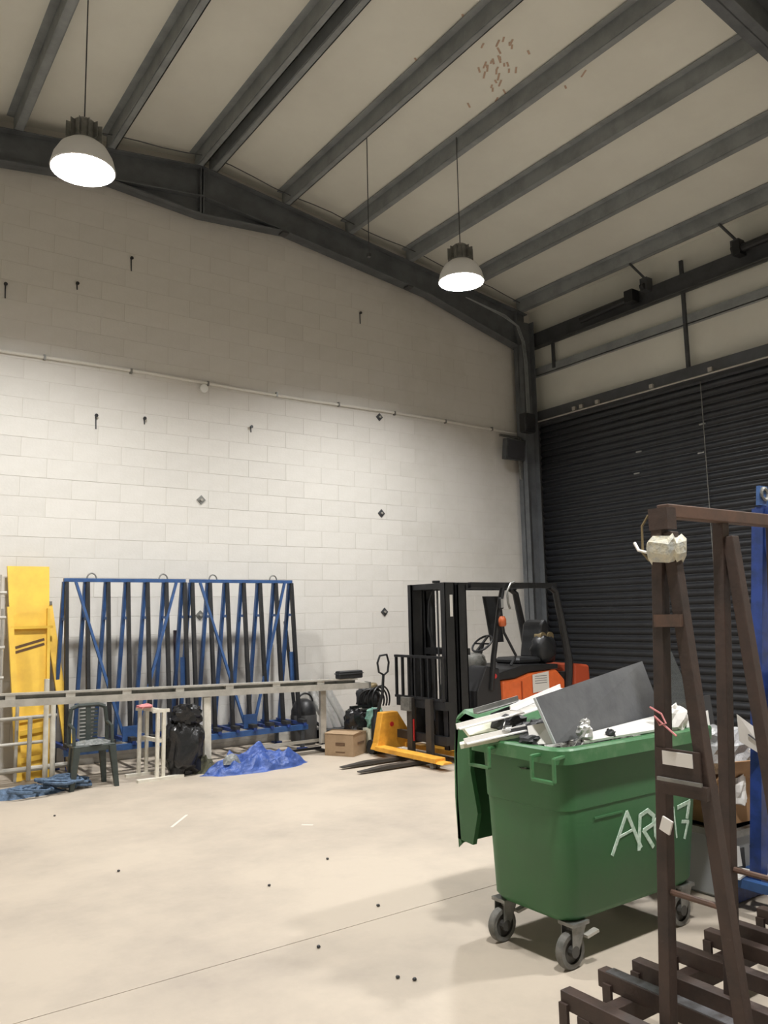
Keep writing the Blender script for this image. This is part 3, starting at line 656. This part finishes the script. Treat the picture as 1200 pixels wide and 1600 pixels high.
# carriage, backrest, forks
MB().b2((6.12, NY-.05, .62), (6.17, FY+.12, .72)).build('carriage_bar', BLACK, t)
MB().b2((6.12, NY-.05, .22), (6.17, FY+.12, .32)).build('carriage_bar', BLACK, t)
MB().b2((6.17, NY+.15, .22), (6.25, NY+.20, .72)).build('carriage_plate', BLACK, t)
MB().b2((6.17, FY-.22, .22), (6.25, FY-.17, .72)).build('carriage_plate', BLACK, t)
br = MB().b2((6.11, NY-.02, 1.22), (6.15, FY+.14, 1.25)).b2((6.11, NY-.02, .72), (6.15, FY+.14, .75)).build('load_backrest', BLACK, t)
for k in range(8):
    y = NY-.0+k*(FY+.12-NY)/7; MB().b2((6.115, y-.014, .75), (6.145, y+.014, 1.22)).build('backrest_bar', BLACK, br)
for y in (7.66, 8.03):
    MB().b2((6.06, y-.05, .03), (6.11, y+.05, .74)).loft([[(6.1, y-.05, .02), (6.1, y+.05, .02), (6.1, y+.05, .055), (6.1, y-.05, .055)], [(5.4, y-.05, .02), (5.4, y+.05, .02), (5.4, y+.05, .055), (5.4, y-.05, .055)], [(5.06, y-.035, .02), (5.06, y+.035, .02), (5.06, y+.035, .03), (5.06, y-.035, .03)]]).build('fork', mat('fork_steel', (.06, .055, .05), .5, .4), t)
MB().b2((6.02, FY-.27, .58), (6.06, FY-.10, .74)).build('work_lamp', GRUB, t, label='pale grey block hung on the backrest')
MB().tube((6.09, 8.0, .22), (6.09, 8.0, .48), .025, 10).build('red_cylinder', RED, t)
MB().tube((6.15, 7.5, .66), (6.15, 7.95, .66), .012, 8).build('bright_rod', ALU, t)
# chassis
MB().prism([(6.68, .16), (7.12, .16), (7.12, .62), (7.08, 1.06), (6.86, 1.10), (6.70, .8)], NY+.03, FY-.03, 'y').build('front_cowl', mat('cowl', (.02, .02, .022), .5), t, bevel=.015)
MB().b2((7.0, NY+.02, .16), (7.5, FY-.02, .34)).build('floor_plate', BLACK, t)
body = MB().prism([(7.10, .30), (8.22, .30), (8.25, .85), (8.1, .99), (7.6, .97), (7.35, .91), (7.10, .90)], NY, FY, 'y').build('battery_cover', ORANGE, t, bevel=.03)
MB().b2((7.42, NY-.008, .36), (7.44, NY+.004, .88)).b2((7.70, NY-.008, .36), (7.72, NY+.004, .9)).build('panel_groove', mat('dorange', (.4, .06, .012), .5), body)
MB().quad3([(7.62, NY-.012, .72), (7.92, NY-.012, .74), (7.92, NY-.012, .98), (7.62, NY-.012, .95)], .004).build('paper_notice', PAPER, body, label='white paper notice taped to the orange cover')
m = MB()
for k in range(4): m.b2((7.66, NY-.0165, .925-k*.03), (7.88, NY-.0145, .931-k*.03))
m.build('notice_print', INK, body)
MB().prism([(7.08, .91), (7.35, .92), (7.6, .98), (8.15, 1.0), (8.15, 1.06), (7.5, 1.08), (7.08, 1.0)], NY+.03, FY-.03, 'y').build('seat_deck', BLACK, t, bevel=.01)
MB().prism([(8.38, .22), (8.66, .26), (8.74, .55), (8.72, 1.02), (8.42, 1.06), (8.38, .6)], NY-.02, FY+.02, 'y').build('counterweight', mat('dark_orange', (.45, .07, .025), .45), t, bevel=.03)
MB().b2((8.2, NY+.04, .22), (8.4, FY-.04, .95)).build('rear_frame', BLACK, t)
for x, r in ((6.82, .24), (8.15, .20)):
    for y in (NY+.02, FY-.02):
        wh = MB().lathe([(r*.55, -.08), (r*.95, -.08), (r, -.05), (r, .05), (r*.95, .08), (r*.55, .08)], (x, y, r), 'y', 24).build('wheel', RUBBER, t, smooth=True)
        MB().lathe([(r*.5, -.06), (r*.55, -.06), (r*.55, .06), (r*.5, .06)], (x, y, r), 'y', 20).build('hub', GRUB, wh)
# overhead guard
for y in (NY+.02, FY-.02):
    MB().path([(6.92, y, .80), (6.98, y, 1.2), (7.12, y, 1.85), (7.18, y, 2.06)], .035, 8).build('front_pillar', BLACK, t, smooth=True)
    MB().path([(8.24, y, .30), (8.34, y, .9), (8.36, y, 1.1), (8.26, y, 1.6), (8.16, y, 2.02), (8.06, y, 2.08)], [.055, .055, .055, .05, .045, .04], 8).build('rear_pillar', BLACK, t, smooth=True)
    MB().bar((6.62, y, 2.10), (8.16, y, 2.10), .06, .07).build('guard_rail', BLACK, t)
for k in range(8): MB().bar((6.70+k*.2, NY+.02, 2.10), (6.70+k*.2, FY-.02, 2.10), .035, .04).build('guard_bar', BLACK, t)
# cab
MB().cbox((7.55, 7.62, 1.07), (8.0, 8.08, 1.16), .03).build('seat_cushion', BLACK, t)
MB().prism([(7.96, 1.14), (8.10, 1.14), (8.2, 1.58), (8.14, 1.66), (8.04, 1.60)], 7.65, 8.0, 'y').build('seat_back', BLACK, t, bevel=.03)
wh = MB().ring((7.10, 7.80, 1.36), .15, .014, (.75, 0, .65), (0, 1, 0)).build('steering_wheel', BLACK, t, smooth=True)
MB().bar((7.0, 7.80, 1.27), (7.2, 7.80, 1.45), .03, .02).bar((7.1, 7.66, 1.36), (7.1, 7.94, 1.36), .03, .02).tube((7.10, 7.8, 1.36), (6.98, 7.8, 1.05), .03, 8).build('steering_column', BLACK, wh)
MB().blob((6.98, 7.85, 1.13), (.14, .16, .12), 2, .08).build('dash_hood', GRUB, t, smooth=True)
for k in range(3): MB().tube((6.9, 8.05+k*.06, 1.05), (6.84+.03*k, 8.05+k*.06, 1.38), .007, 6).build('lever', GALV, t)
MB().tube((6.80, 8.1, 1.37), (7.02, 8.1, 1.40), .016, 8).build('lever_grip', BLACK, t)
MB().lathe([(.03, 0), (.03, .03)], (6.98, NY-.0, .97), 'y', 10).build('stop_button', RED, t)
mi = MB().cbox((7.04, NY-.08, 1.80), (7.10, NY-.04, 1.94), .008).build('mirror', BLACK, t)
MB().b2((7.05, NY-.084, 1.815), (7.09, NY-.08, 1.925)).build('mirror_glass', mat('mirror', (.6, .6, .58), .1, .5), mi)
MB().lathe([(.035, 0), (.05, .02), (.05, .09), (.03, .13)], (7.08, NY-.06, 1.58), 'z', 12).build('indicator_lamp', mat('amber', (.45, .10, .03), .3), t, smooth=True)
MB().path([(7.34, NY-.04, 2.14), (7.26, NY-.05, 2.12), (7.19, NY-.05, 2.02), (7.20, NY-.05, 1.88), (7.24, NY-.04, 1.8)], .014, 8).build('coiled_cable', GALV, t, smooth=True)
MB().quad3([(7.62, FY-.05, 1.35), (7.86, FY-.05, 1.35), (7.80, FY-.05, 1.98), (7.50, FY-.05, 1.98)], .02).build('side_panel', BLACK, t)
for x in (8.06, 8.20): MB().lathe([(.06, -.02), (.06, .10)], (x, NY+.2, 1.42), 'y', 12).build('reel', BRASS, t)
MB().blob((8.12, NY+.25, 1.25), (.18, .12, .2), 9, .15).build('rear_cover', BLACK, t, smooth=True)
MB().path([(7.35, NY+.1, 1.08), (7.45, NY+.1, 1.2), (7.30, NY+.15, 1.5), (7.26, NY+.15, 1.8)], .018, 8).build('seat_belt', BLACK, t, smooth=True)

# ================================================================ GREEN WHEELED BIN
t = thing('wheeled_bin', 'large green four-wheeled waste bin overflowing with scrap', 'bin', (3.65, 3.12, 0))
def rr(x0, x1, y0, y1, z, r, n=5):
    P = []
    for cx, cy, a0 in ((x1-r, y1-r, 0), (x0+r, y1-r, PI/2), (x0+r, y0+r, PI), (x1-r, y0+r, 3*PI/2)):
        for k in range(n+1): a = a0+PI/2*k/n; P.append((cx+r*math.cos(a), cy+r*math.sin(a), z))
    return P
BX0, BX1, BY0, BY1, ZT, ZB = 3.055, 4.27, 2.815, 3.43, 1.05, .225
bx0, bx1, by0, by1 = 3.10, 4.17, 2.86, 3.42
def lerp(a, b, k): return a+(b-a)*k
def body_ring(z, ins=0, extra=0):
    k = (z-ZB)/(ZT-ZB); return rr(lerp(bx0, BX0, k)+ins-extra, lerp(bx1, BX1, k)-ins+extra, lerp(by0, BY0, k)+ins-extra, lerp(by1, BY1, k)-ins+extra, z, .10)
rings = [rr(bx0+.06, bx1-.06, by0+.06, by1-.06, ZB-.02, .07), body_ring(ZB, .02), body_ring(ZB+.03), body_ring(.76), body_ring(.765, 0, .005), body_ring(1.03, 0, .005), body_ring(1.045, 0, .005)]
inner = [body_ring(1.045, .012), body_ring(.5, .015), body_ring(.3, .03)]
MB().loft(rings+inner).build('body', GREEN, t, smooth=True)
# rim: flared with down-turned skirt
def rim_ring(o, z): return rr(BX0-o, BX1+o, BY0-o, BY1+o, z, .08+o*.3)
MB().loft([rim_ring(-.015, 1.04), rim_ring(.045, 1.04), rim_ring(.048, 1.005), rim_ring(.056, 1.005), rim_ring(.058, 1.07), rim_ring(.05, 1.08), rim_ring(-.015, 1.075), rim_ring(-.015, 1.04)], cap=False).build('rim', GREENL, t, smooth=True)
# lid hanging open behind
LX0, LX1 = 3.15, 4.40
prof = [(3.50, 1.10), (3.56, 1.17), (3.66, 1.19), (3.72, 1.15), (3.745, .95), (3.75, .70), (3.73, .42)]
m = MB(); rgs = []
for x in (LX0, LX0+.02, LX1-.02, LX1):
    i = .02 if x in (LX0, LX1) else 0
    rgs.append([(x, y-i*.3, z-i) for y, z in prof]+[(x, y-.03, z+.01 if z < .5 else z-.02) for y, z in reversed(prof)])
m.loft(rgs)
m.build('lid', GREEN, t, smooth=True)
# lid end skirt
m = MB(); m.prism([(3.57, 1.12), (3.66, 1.15), (3.72, 1.1), (3.73, .95), (3.73, .45), (3.60, .44), (3.55, .62), (3.60, .85)], LX0, LX0+.03, 'x'); m.build('lid_skirt', GREEN, t)
MB().tube((LX0+.2, 3.53, 1.07), (LX1-.2, 3.53, 1.07), .018, 8).build('hinge_bar', GREEN, t)
# lifting frames on the near short side
for y0, y1, zl in ((2.755, 2.90, .935), (3.21, 3.36, .945)):
    x0 = BX0-.115
    m = MB(); m.bar((x0, y0, 1.05), (x0, y0, zl), .016).bar((x0, y1, 1.05), (x0, y1, zl), .016).bar((x0, y0, zl), (x0, y1, zl), .022, .016)
    m.bar((x0, y0, 1.045), (BX0, y0+.03, 1.045), .016).bar((x0, y1, 1.045), (BX0, y1, 1.045), .016)
    m.build('lifting_bracket', GREENL, t, bevel=.003)
# recessed seam ridge on the long side
k = (.70-ZB)/(ZT-ZB)
MB().b2((3.30, lerp(by0, BY0, k)-.006, .70), (3.52, lerp(by0, BY0, k)+.01, .71)).build('moulded_ridge', GREEN, t)
# castors
for x, y in ((3.19, 2.905), (3.165, 3.36), (4.08, 2.905), (4.08, 3.36)):
    cs = MB().b2((x-.06, y-.05, .205), (x+.06, y+.05, .222)).lathe([(.025, .17), (.03, .21)], (x, y, 0), 'z', 12).build('castor', GALV, t)
    xo = x-.035
    w_ = MB().lathe([(.06, -.022), (.082, -.022), (.088, -.012), (.088, .012), (.082, .022), (.06, .022)], (xo, y, .088), 'y', 24, cap=False).build('wheel', GRUB, cs, smooth=True)
    m = MB()
    for s_ in (-1, 1):
        m.loft([[(xo-.022, y+s_*.032, .075), (xo+.022, y+s_*.032, .075), (x+.05, y+s_*.034, .205), (x-.05, y+s_*.034, .205)], [(xo-.022, y+s_*.036, .075), (xo+.022, y+s_*.036, .075), (x+.05, y+s_*.038, .205), (x-.05, y+s_*.038, .205)]])
    m.build('fork', GALV, cs)
    MB().lathe([(.028, -.038), (.028, .038)], (xo, y, .088), 'y', 12).lathe([(.06, -.008), (.06, .008)], (xo, y, .088), 'y', 16).build('hub', mat('hub_dark', (.06, .058, .052), .6), cs)
    if x < 4: MB().bar((x+.03, y-.045, .15), (x+.11, y-.05, .165), .035, .014).build('brake_pedal', ALU, cs)
# painted letters on the long side  (local u along X, z up)
def fp(u, z): k = (z-ZB)/(ZT-ZB); return (u, lerp(by0, BY0, k)-.0015-(.005 if z > .765 else 0), z)
nrm = (0, -1, -.14)
L_ = MB()
W_ = .024
def st(pts, w=W_): L_.stroke([fp(*q) for q in pts], w, nrm, .003)
st([(3.437, .502), (3.557, .695), (3.669, .499)]); st([(3.478, .577), (3.602, .598)], .015)
st([(3.653, .489), (3.667, .661), (3.732, .678), (3.784, .642), (3.777, .599), (3.695, .579), (3.774, .484)])
st([(3.875, .665), (3.841, .65), (3.793, .607), (3.798, .537), (3.83, .49), (3.871, .48)])
st([(3.961, .659), (3.986, .494)], .010)
st([(4.003, .653), (4.11, .669), (4.085, .585)]); st([(4.039, .57), (4.094, .561), (4.058, .478)], .019)
L_.build('painted_letters', CHALK, t, label='hand-painted white letters ARC 7')

# ================================================================ SCRAP IN THE BIN
m = MB().mound((3.66, 3.12, .95), .58, .28, .11, 31, 40, crease=.4)
o = m.build('scrap_heap', mat('scrap_mix', (.55, .54, .5), .6, c2=(.03, .03, .03), scale=14, lo=.46, hi=.54, bump=.3), loc=(3.66, 3.12, .9)); tag(o, 'heap of white and black plastic offcuts filling the green bin', 'scrap'); o['kind'] = 'stuff'
t = thing('grey_sheet', 'big dark grey sheet leaning across the bin top', 'sheet', (3.6, 3.0, 1.05))
c4 = [(3.11, 2.90, 1.085), (4.20, 3.04, 1.11), (4.14, 3.12, 1.44), (3.07, 2.99, 1.31)]
MB().quad3(c4, .008).build('sheet', SHEET, t)
MB().bar(Vector(c4[0]), Vector(c4[3]), .014, .012).build('edge_strip', SHEETE, t)
def slab(name, m_, pts, th, label, cat, group=None):
    o = MB().quad3(pts, th).build(name, m_, loc=pts[0]); return tag(o, label, cat, group)
slab('foam_strip', CREAM, [(2.84, 3.32, 1.05), (3.13, 3.10, 1.115), (3.17, 3.17, 1.12), (2.88, 3.37, 1.055)], .022, 'long cream foam strip jutting over the left rim of the bin', 'strip')
slab('foam_piece', CREAM, [(2.98, 3.40, 1.075), (3.20, 3.22, 1.125), (3.24, 3.40, 1.16), (3.02, 3.52, 1.12)], .03, 'broken cream foam piece near the hanging lid', 'foam piece')
slab('white_strip', PAPER, [(3.06, 3.02, 1.07), (3.14, 2.93, 1.08), (3.18, 2.98, 1.18), (3.08, 3.06, 1.16)], .012, 'short white strip against the left edge of the grey sheet', 'strip')
slab('white_board', PAPER, [(3.24, 2.82, 1.088), (4.12, 2.83, 1.088), (4.14, 3.02, 1.125), (3.30, 2.90, 1.105)], .012, 'flat white board lying along the front rim of the bin', 'board')
rs = random.Random(12)
SL = [('white plastic profile in the bin, lowest one left of the grey sheet', 3.0, 3.2, .34, -.5, 1.10, PAPER), ('white profile crossing above the black offcuts at the bin left', 3.05, 3.30, .38, -.35, 1.17, PAPER),
      ('grey metal profile standing up at the back left of the bin', 3.22, 3.42, .30, -.2, 1.22, GALV), ('pale profile poking out from behind the grey sheet', 3.32, 3.2, .45, .1, 1.27, PAPER),
      ('dark profile under the white ones at the bin left', 3.12, 3.12, .36, -.7, 1.12, DARKC), ('black profile leaning at the back of the bin', 3.35, 3.4, .40, .05, 1.20, DARKC),
      ('white channel near the back rim of the bin', 3.42, 3.35, .5, -.1, 1.19, PAPER), ('short grey profile among the offcuts beside the foam strip', 3.14, 3.26, .25, .7, 1.15, GALV)]
for l, x, y, ln, a, z, mm in SL:
    d = Vector((math.cos(a), math.sin(a), .18))*ln/2; c_ = Vector((x, y, z))
    m = MB(); m.bar(c_-d, c_+d, .045, .006); m.bar(c_-d+Vector((0, .02, .01)), c_+d+Vector((0, .02, .01)), .006, .03)
    tag(m.build('profile_offcut', mm, loc=c_-d), l, 'offcut')
for l, x, y, z, r in (('black crumpled offcut below the white profiles', 3.10, 3.05, 1.08, .06), ('black bundle of offcuts at the bin left', 3.22, 3.10, 1.12, .085), ('black wrapped offcuts at the back left of the bin', 3.18, 3.3, 1.14, .08)):
    tag(MB().blob((x, y, z), (r, r, r*.6), x*7, .4, nu=14, nv=9).build('black_offcut', DARKC, loc=(x, y, z-r*.5)), l, 'offcut')
rs2 = random.Random(77)
for k, (nm, x, y, z, r, l) in enumerate((('foil_scrap', 3.28, 2.85, 1.13, .035, 'crumpled silver foil at the near corner of the bin'), ('foil_scrap', 3.31, 2.87, 1.17, .022, 'small silver foil knot just above the larger foil'),
                              ('film_scrap', 4.00, 2.84, 1.14, .07, 'pale ball of film beside the brown rack post'), ('film_scrap', 3.47, 2.84, 1.105, .022, 'small black crumb on the white board'))):
    tag(MB().blob((x, y, z), (r, r*.9, r), k+40, .5, 3, 16, 10).build(nm, (FOIL, FOIL, PAPER, DARKC)[k], loc=(x, y, z)), l, 'scrap')
slab('clear_sheet', GLASSY, [(4.10, 2.92, 1.06), (4.34, 2.86, 1.05), (4.20, 2.95, 1.50), (4.10, 3.0, 1.45)], .006, 'tilted clear sheet at the right end of the bin', 'sheet')
slab('white_card', PAPER, [(4.15, 2.85, 1.05), (4.28, 2.78, 1.07), (4.30, 2.80, 1.16), (4.2, 2.87, 1.13)], .006, 'small bent white card at the right end of the bin rim', 'card')
slab('tan_offcut', CARD, [(4.10, 3.0, 1.15), (4.30, 2.95, 1.16), (4.31, 2.95, 1.19), (4.11, 3.0, 1.18)], .02, 'thin tan offcut above the bent white card', 'offcut')

# ================================================================ BROWN A-FRAME RACK (foreground right)
t = thing('steel_rack', 'dark brown steel A-frame rack in the right foreground', 'rack', (2.95, 1.77, 0))
AY, AZ = 1.775, 2.13
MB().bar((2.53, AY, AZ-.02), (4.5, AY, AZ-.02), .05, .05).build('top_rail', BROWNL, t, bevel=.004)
for i, x in enumerate((2.53, 2.925, 3.32, 3.715, 4.1)):
    MB().bar((x, AY+.015, AZ-.04), (x, AY+.115, .24), .046, .045, up=(0, 1, 0)).build('post', BROWN, t, bevel=.003)
    MB().bar((x+.012, AY-.015, AZ-.10), (x+.012, AY-.185, .24), .046, .045, up=(0, 1, 0)).build('post', BROWN, t, bevel=.003)
    for z, w2 in (((1.71, .022), (1.125, .022)) if i == 0 else ()):
        k = 1-(z-.24)/(AZ-.28)
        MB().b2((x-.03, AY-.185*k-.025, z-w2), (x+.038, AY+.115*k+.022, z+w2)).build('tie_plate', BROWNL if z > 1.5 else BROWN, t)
    k = 1-(.78-.24)/(AZ-.28)
    MB().tube((x, AY-.2*k-.0, .76), (x, AY+.12*k+.02, .76), .011, 8).build('tie_rod', BROWNL, t)
MB().b2((2.505, AY-.035, 2.04), (2.56, AY+.045, 2.12)).build('cap_plate', BROWN, t)
x = 2.47; k = 0
while x < 4.4:
    a = MB().b2((x-.028, 1.10, .235), (x+.028, 2.31+(.03 if k % 2 else 0), .30)).build('arm', BROWN, t, bevel=.003)
    if k in (1,): MB().b2((x-.026, 1.1, .300), (x+.026, 2.3, .304)).build('worn_strip', BSTEEL, a)
    MB().b2((x-.04, 2.27, .15), (x-.025, 2.31, .26)).build('end_tab', BROWN, a)
    x += (.255, .18, .26)[k % 3]; k += 1
for y in (2.20, 1.30): MB().b2((2.44, y-.03, .15), (4.5, y+.03, .235)).build('base_beam', BROWN, t, bevel=.003)
for x in (2.47, 3.2, 4.2):
    for y in (2.20, 1.30): MB().b2((x-.03, y-.03, 0), (x+.03, y+.03, .15)).build('foot', BROWN, t)
# bent wire hook on the top
MB().path([(2.52, 1.83, 2.10), (2.505, 1.85, 2.06), (2.50, 1.85, 1.96), (2.51, 1.83, 1.93)], .005, 6).build('wire_hook', BRASS, t, smooth=True)
MB().b2((2.502, AY-.10, 1.14), (2.512, AY+.075, 1.26)).build('label_plate', BROWN, t)
MB().b2((2.498, AY-.075, 1.205), (2.502, AY+.045, 1.252)).build('paper_label', PAPER, t, label='cream paper label taped between the posts')
MB().bar((2.492, AY-.11, 1.155), (2.492, AY+.065, 1.155), .010, .012).build('bright_rod', GALV, t)
MB().box((2.497, AY+.045, .995), (.008, .042, .05), Matrix.Rotation(.35, 3, 'X')).build('small_label', PAPER, t, label='small cream sticker on the first post')
o = MB()
pts_ = []
for zz, off in ((1.925, 0), (1.95, .01), (1.99, .012), (2.01, 0)):
    pts_.append(rr(2.497-off, 2.57+off, AY-.055-off, AY+.045+off, zz, .02, 3))
for r_ in pts_:
    for i, p in enumerate(r_): r_[i] = (p[0], p[1], p[2]+.012*math.sin(i*2.1)+.18*(p[1]-AY)*-.3)
o.loft(pts_)
tp = o.build('tape_wrap', mat('cream_tape', (.66, .62, .48), .5, c2=(.45, .47, .45), scale=30, bump=.4), loc=(2.53, AY, 1.93)); tag(tp, 'cream tape bundle wrapped round the top of the brown rack', 'tape')
MB().path([(2.50, 1.83, 1.96), (2.49, 1.86, 1.97), (2.495, 1.88, 2.0)], .006, 6).build('loose_end', PAPER, tp)
tag(MB().path([(2.50, 1.86, 1.40), (2.495, 1.81, 1.38), (2.49, 1.79, 1.35), (2.495, 1.82, 1.34), (2.495, 1.84, 1.37), (2.49, 1.78, 1.33), (2.49, 1.75, 1.31)], .0035, 6).build('pink_string', PINK, loc=(2.5, 1.8, 1.36)), 'pink string tied round the first post of the brown rack', 'string')

# ================================================================ BLUE RACK at right edge, scrap behind
t = thing('blue_stillage', 'deep blue steel rack with lifting eye at the right photo edge', 'rack', (4.9, 2.6, 0))
UX, UY = 4.62, 2.56
MB().bar((UX, UY, 2.34), (UX, UY+.20, .10), .075, .07, up=(0, 1, 0)).build('post', DBLUE, t)
MB().bar((UX+.02, UY-.02, 2.34), (UX+.02, UY-.30, .10), .07, .07, up=(0, 1, 0)).build('post', DBLUE, t)
MB().bar((UX, UY, 2.32), (UX+1.2, UY, 2.32), .07, .07).build('top_rail', DBLUE, t)
MB().bar((UX+1.2, UY, 2.34), (UX+1.2, UY+.20, .10), .075, .07, up=(0, 1, 0)).build('post', DBLUE, t)
e_ = MB().quad3([(UX-.03, UY, 2.36), (UX+.10, UY, 2.36), (UX+.08, UY, 2.48), (UX-.01, UY, 2.48)], .02).build('eye_plate', BLUE, t)
MB().ring((UX+.035, UY-.012, 2.43), .035, .012, (1, 0, 0), (0, 0, 1), 14, 6).build('eye_ring', GALV, e_)
MB().b2((UX+.03, UY-.03, 1.22), (UX+1.2, UY+.03, 1.36)).build('cross_panel', BLUE, t)
MB().b2((UX+.03, UY-.02, .98), (UX+1.2, UY+.02, 1.20)).build('cross_panel', DBLUE, t)
MB().b2((UX+.04, UY-.035, 1.14), (UX+.13, UY-.021, 1.17)).build('sticker', PAPER, t)
for y in (UY-.3, UY+.35): MB().bar((UX-.15, y, .07), (UX+1.2, y, .07), .07, .12).build('base_beam', DBLUE, t)
for x in (UX-.1, UX+.12, UX+.34, UX+.6): MB().bar((x, UY-.35, .16), (x, UY+.4, .16), .05, .05).build('arm', BLUE, t)
for x, y in ((UX-.1, UY-.3), (UX-.1, UY+.35), (UX+1.15, UY-.3), (UX+1.15, UY+.35)): MB().b2((x-.04, y-.04, 0), (x+.04, y+.04, .02)).build('foot', DBLUE, t)
# crates and cards
t = thing('cardboard_box', 'open brown cardboard box stacked behind the brown rack posts', 'box', (4.9, 3.15, .42))
m = MB(); m.loft([[(4.62, 2.98, z), (5.05, 2.92, z), (5.10, 3.32, z), (4.66, 3.38, z)] for z in (.42, .68)]); m.build('carton', CARD, t)
MB().quad3([(4.60, 2.98, .68), (5.05, 2.92, .68), (5.03, 2.82, .80), (4.58, 2.88, .82)], .006).build('flap', CARD, t)
MB().quad3([(4.62, 2.98, .68), (4.50, 3.0, .60), (4.54, 3.36, .60), (4.66, 3.38, .68)], .006).build('flap', CARD, t)
t = thing('grey_crate', 'grey plastic crate under the open cardboard box', 'crate', (4.85, 3.15, 0))
MB().cbox((4.58, 2.9, .0), (5.12, 3.4, .41), .02).build('crate_body', TEALCARD, t)
MB().b2((4.56, 2.88, .37), (5.14, 3.42, .41)).build('crate_rim', GALV, t)
for k in range(3): MB().b2((4.62+.17*k, 2.892, .10), (4.72+.17*k, 2.899, .30)).build('crate_slot', DARKC, t)
tag(MB().blob((4.84, 3.08, .84), (.16, .14, .14), 50, .35).build('film_bundle', mat('grey_film', (.42, .42, .42), .35, bump=.4), loc=(4.84, 3.08, .72)), 'grey plastic film bundle on the open cardboard box', 'film')
tag(MB().blob((4.78, 2.95, .62), (.05, .05, .09), 52, .4, nu=14, nv=10).build('paper_ball', PAPER, loc=(4.78, 2.95, .55)), 'crumpled white paper on the front of the open box', 'paper')
slab('white_label_sheet', PAPER, [(4.40, 2.68, 1.14), (4.44, 2.70, .98), (4.62, 2.62, .86), (4.60, 2.62, 1.0)], .005, 'tilted white card between the brown posts at bin height', 'card')
MBk = MB(); MBk.stroke([(4.47, 2.66, 1.02), (4.52, 2.64, .98), (4.545, 2.63, 1.0)], .008, (-.4, -.9, 0)); tag(MBk.build('black_tick', INK, loc=(4.5, 2.65, 1)), 'small black scrap on the tilted white card', 'scrap')
slab('white_sheet', PAPER, [(4.44, 3.02, .62), (4.50, 3.0, .62), (4.50, 3.0, .88), (4.44, 3.02, .88)], .01, 'upright white board just right of the bin', 'board')
slab('blue_sheet', BLUE, [(4.42, 3.0, .66), (4.44, 3.0, .66), (4.44, 3.0, .78), (4.42, 3.0, .78)], .01, 'thin blue strip beside the upright white board', 'strip')
slab('dark_board', DARKC, [(4.4, 3.45, .2), (5.4, 3.4, .2), (5.4, 3.5, 1.12), (4.4, 3.55, 1.10)], .02, 'dark board standing behind the cardboard box', 'board')
slab('pale_board', PAPER, [(4.52, 2.88, .22), (4.62, 2.86, .22), (4.62, 2.87, .33), (4.52, 2.89, .33)], .02, 'pale block low down behind the brown rack', 'block')
slab('orange_board', ORANGE, [(4.85, 2.74, .89), (5.2, 2.72, .90), (5.2, 2.74, .93), (4.85, 2.76, .92)], .02, 'orange edge strip at the right photo edge', 'strip')
slab('white_tray', PAPER, [(4.84, 2.72, .76), (5.2, 2.70, .76), (5.2, 2.9, .86), (4.86, 2.9, .86)], .02, 'white tray at the right photo edge under the orange strip', 'tray')
slab('cream_lath', CREAM, [(4.78, 2.72, 1.02), (4.95, 2.70, 1.12), (4.96, 2.72, 1.14), (4.79, 2.74, 1.05)], .02, 'short cream lath at the right photo edge', 'lath')
for k, (l, x, y, z, a) in enumerate((('white glass offcut low on the blue rack arms, first of three', 4.55, 2.84, .195, .2), ('white glass offcut low on the blue rack arms, middle one', 4.72, 2.80, .195, .5), ('white glass offcut low on the blue rack arms, rightmost', 4.82, 2.62, .195, -.2),
     ('pale board scrap on the floor behind the brown rack', 4.15, 2.35, .02, .4), ('white paper scrap on the floor under the brown rack', 3.9, 1.9, .01, .1))):
    tag(MB().box((x, y, z), (.20, .09, .012), Matrix.Rotation(a, 3, 'Z')).build('offcut', PAPER, loc=(x, y, z)), l, 'offcut')
# small stones / crumbs on the floor
rs = random.Random(5)
for k, (x, y) in enumerate(((1.86, 5.9), (2.55, 4.95), (2.9, 4.2), (2.3, 3.9), (2.42, 3.35), (2.47, 3.28), (1.9, 7.9), (3.15, 5.2))):
    tag(MB().blob((x, y, .008), (.010, .009, .006), k, .3, nu=8, nv=5).build('floor_crumb', DARKC, loc=(x, y, 0)), 'small dark crumb lying on the concrete floor', 'crumb', 'crumbs on the floor')
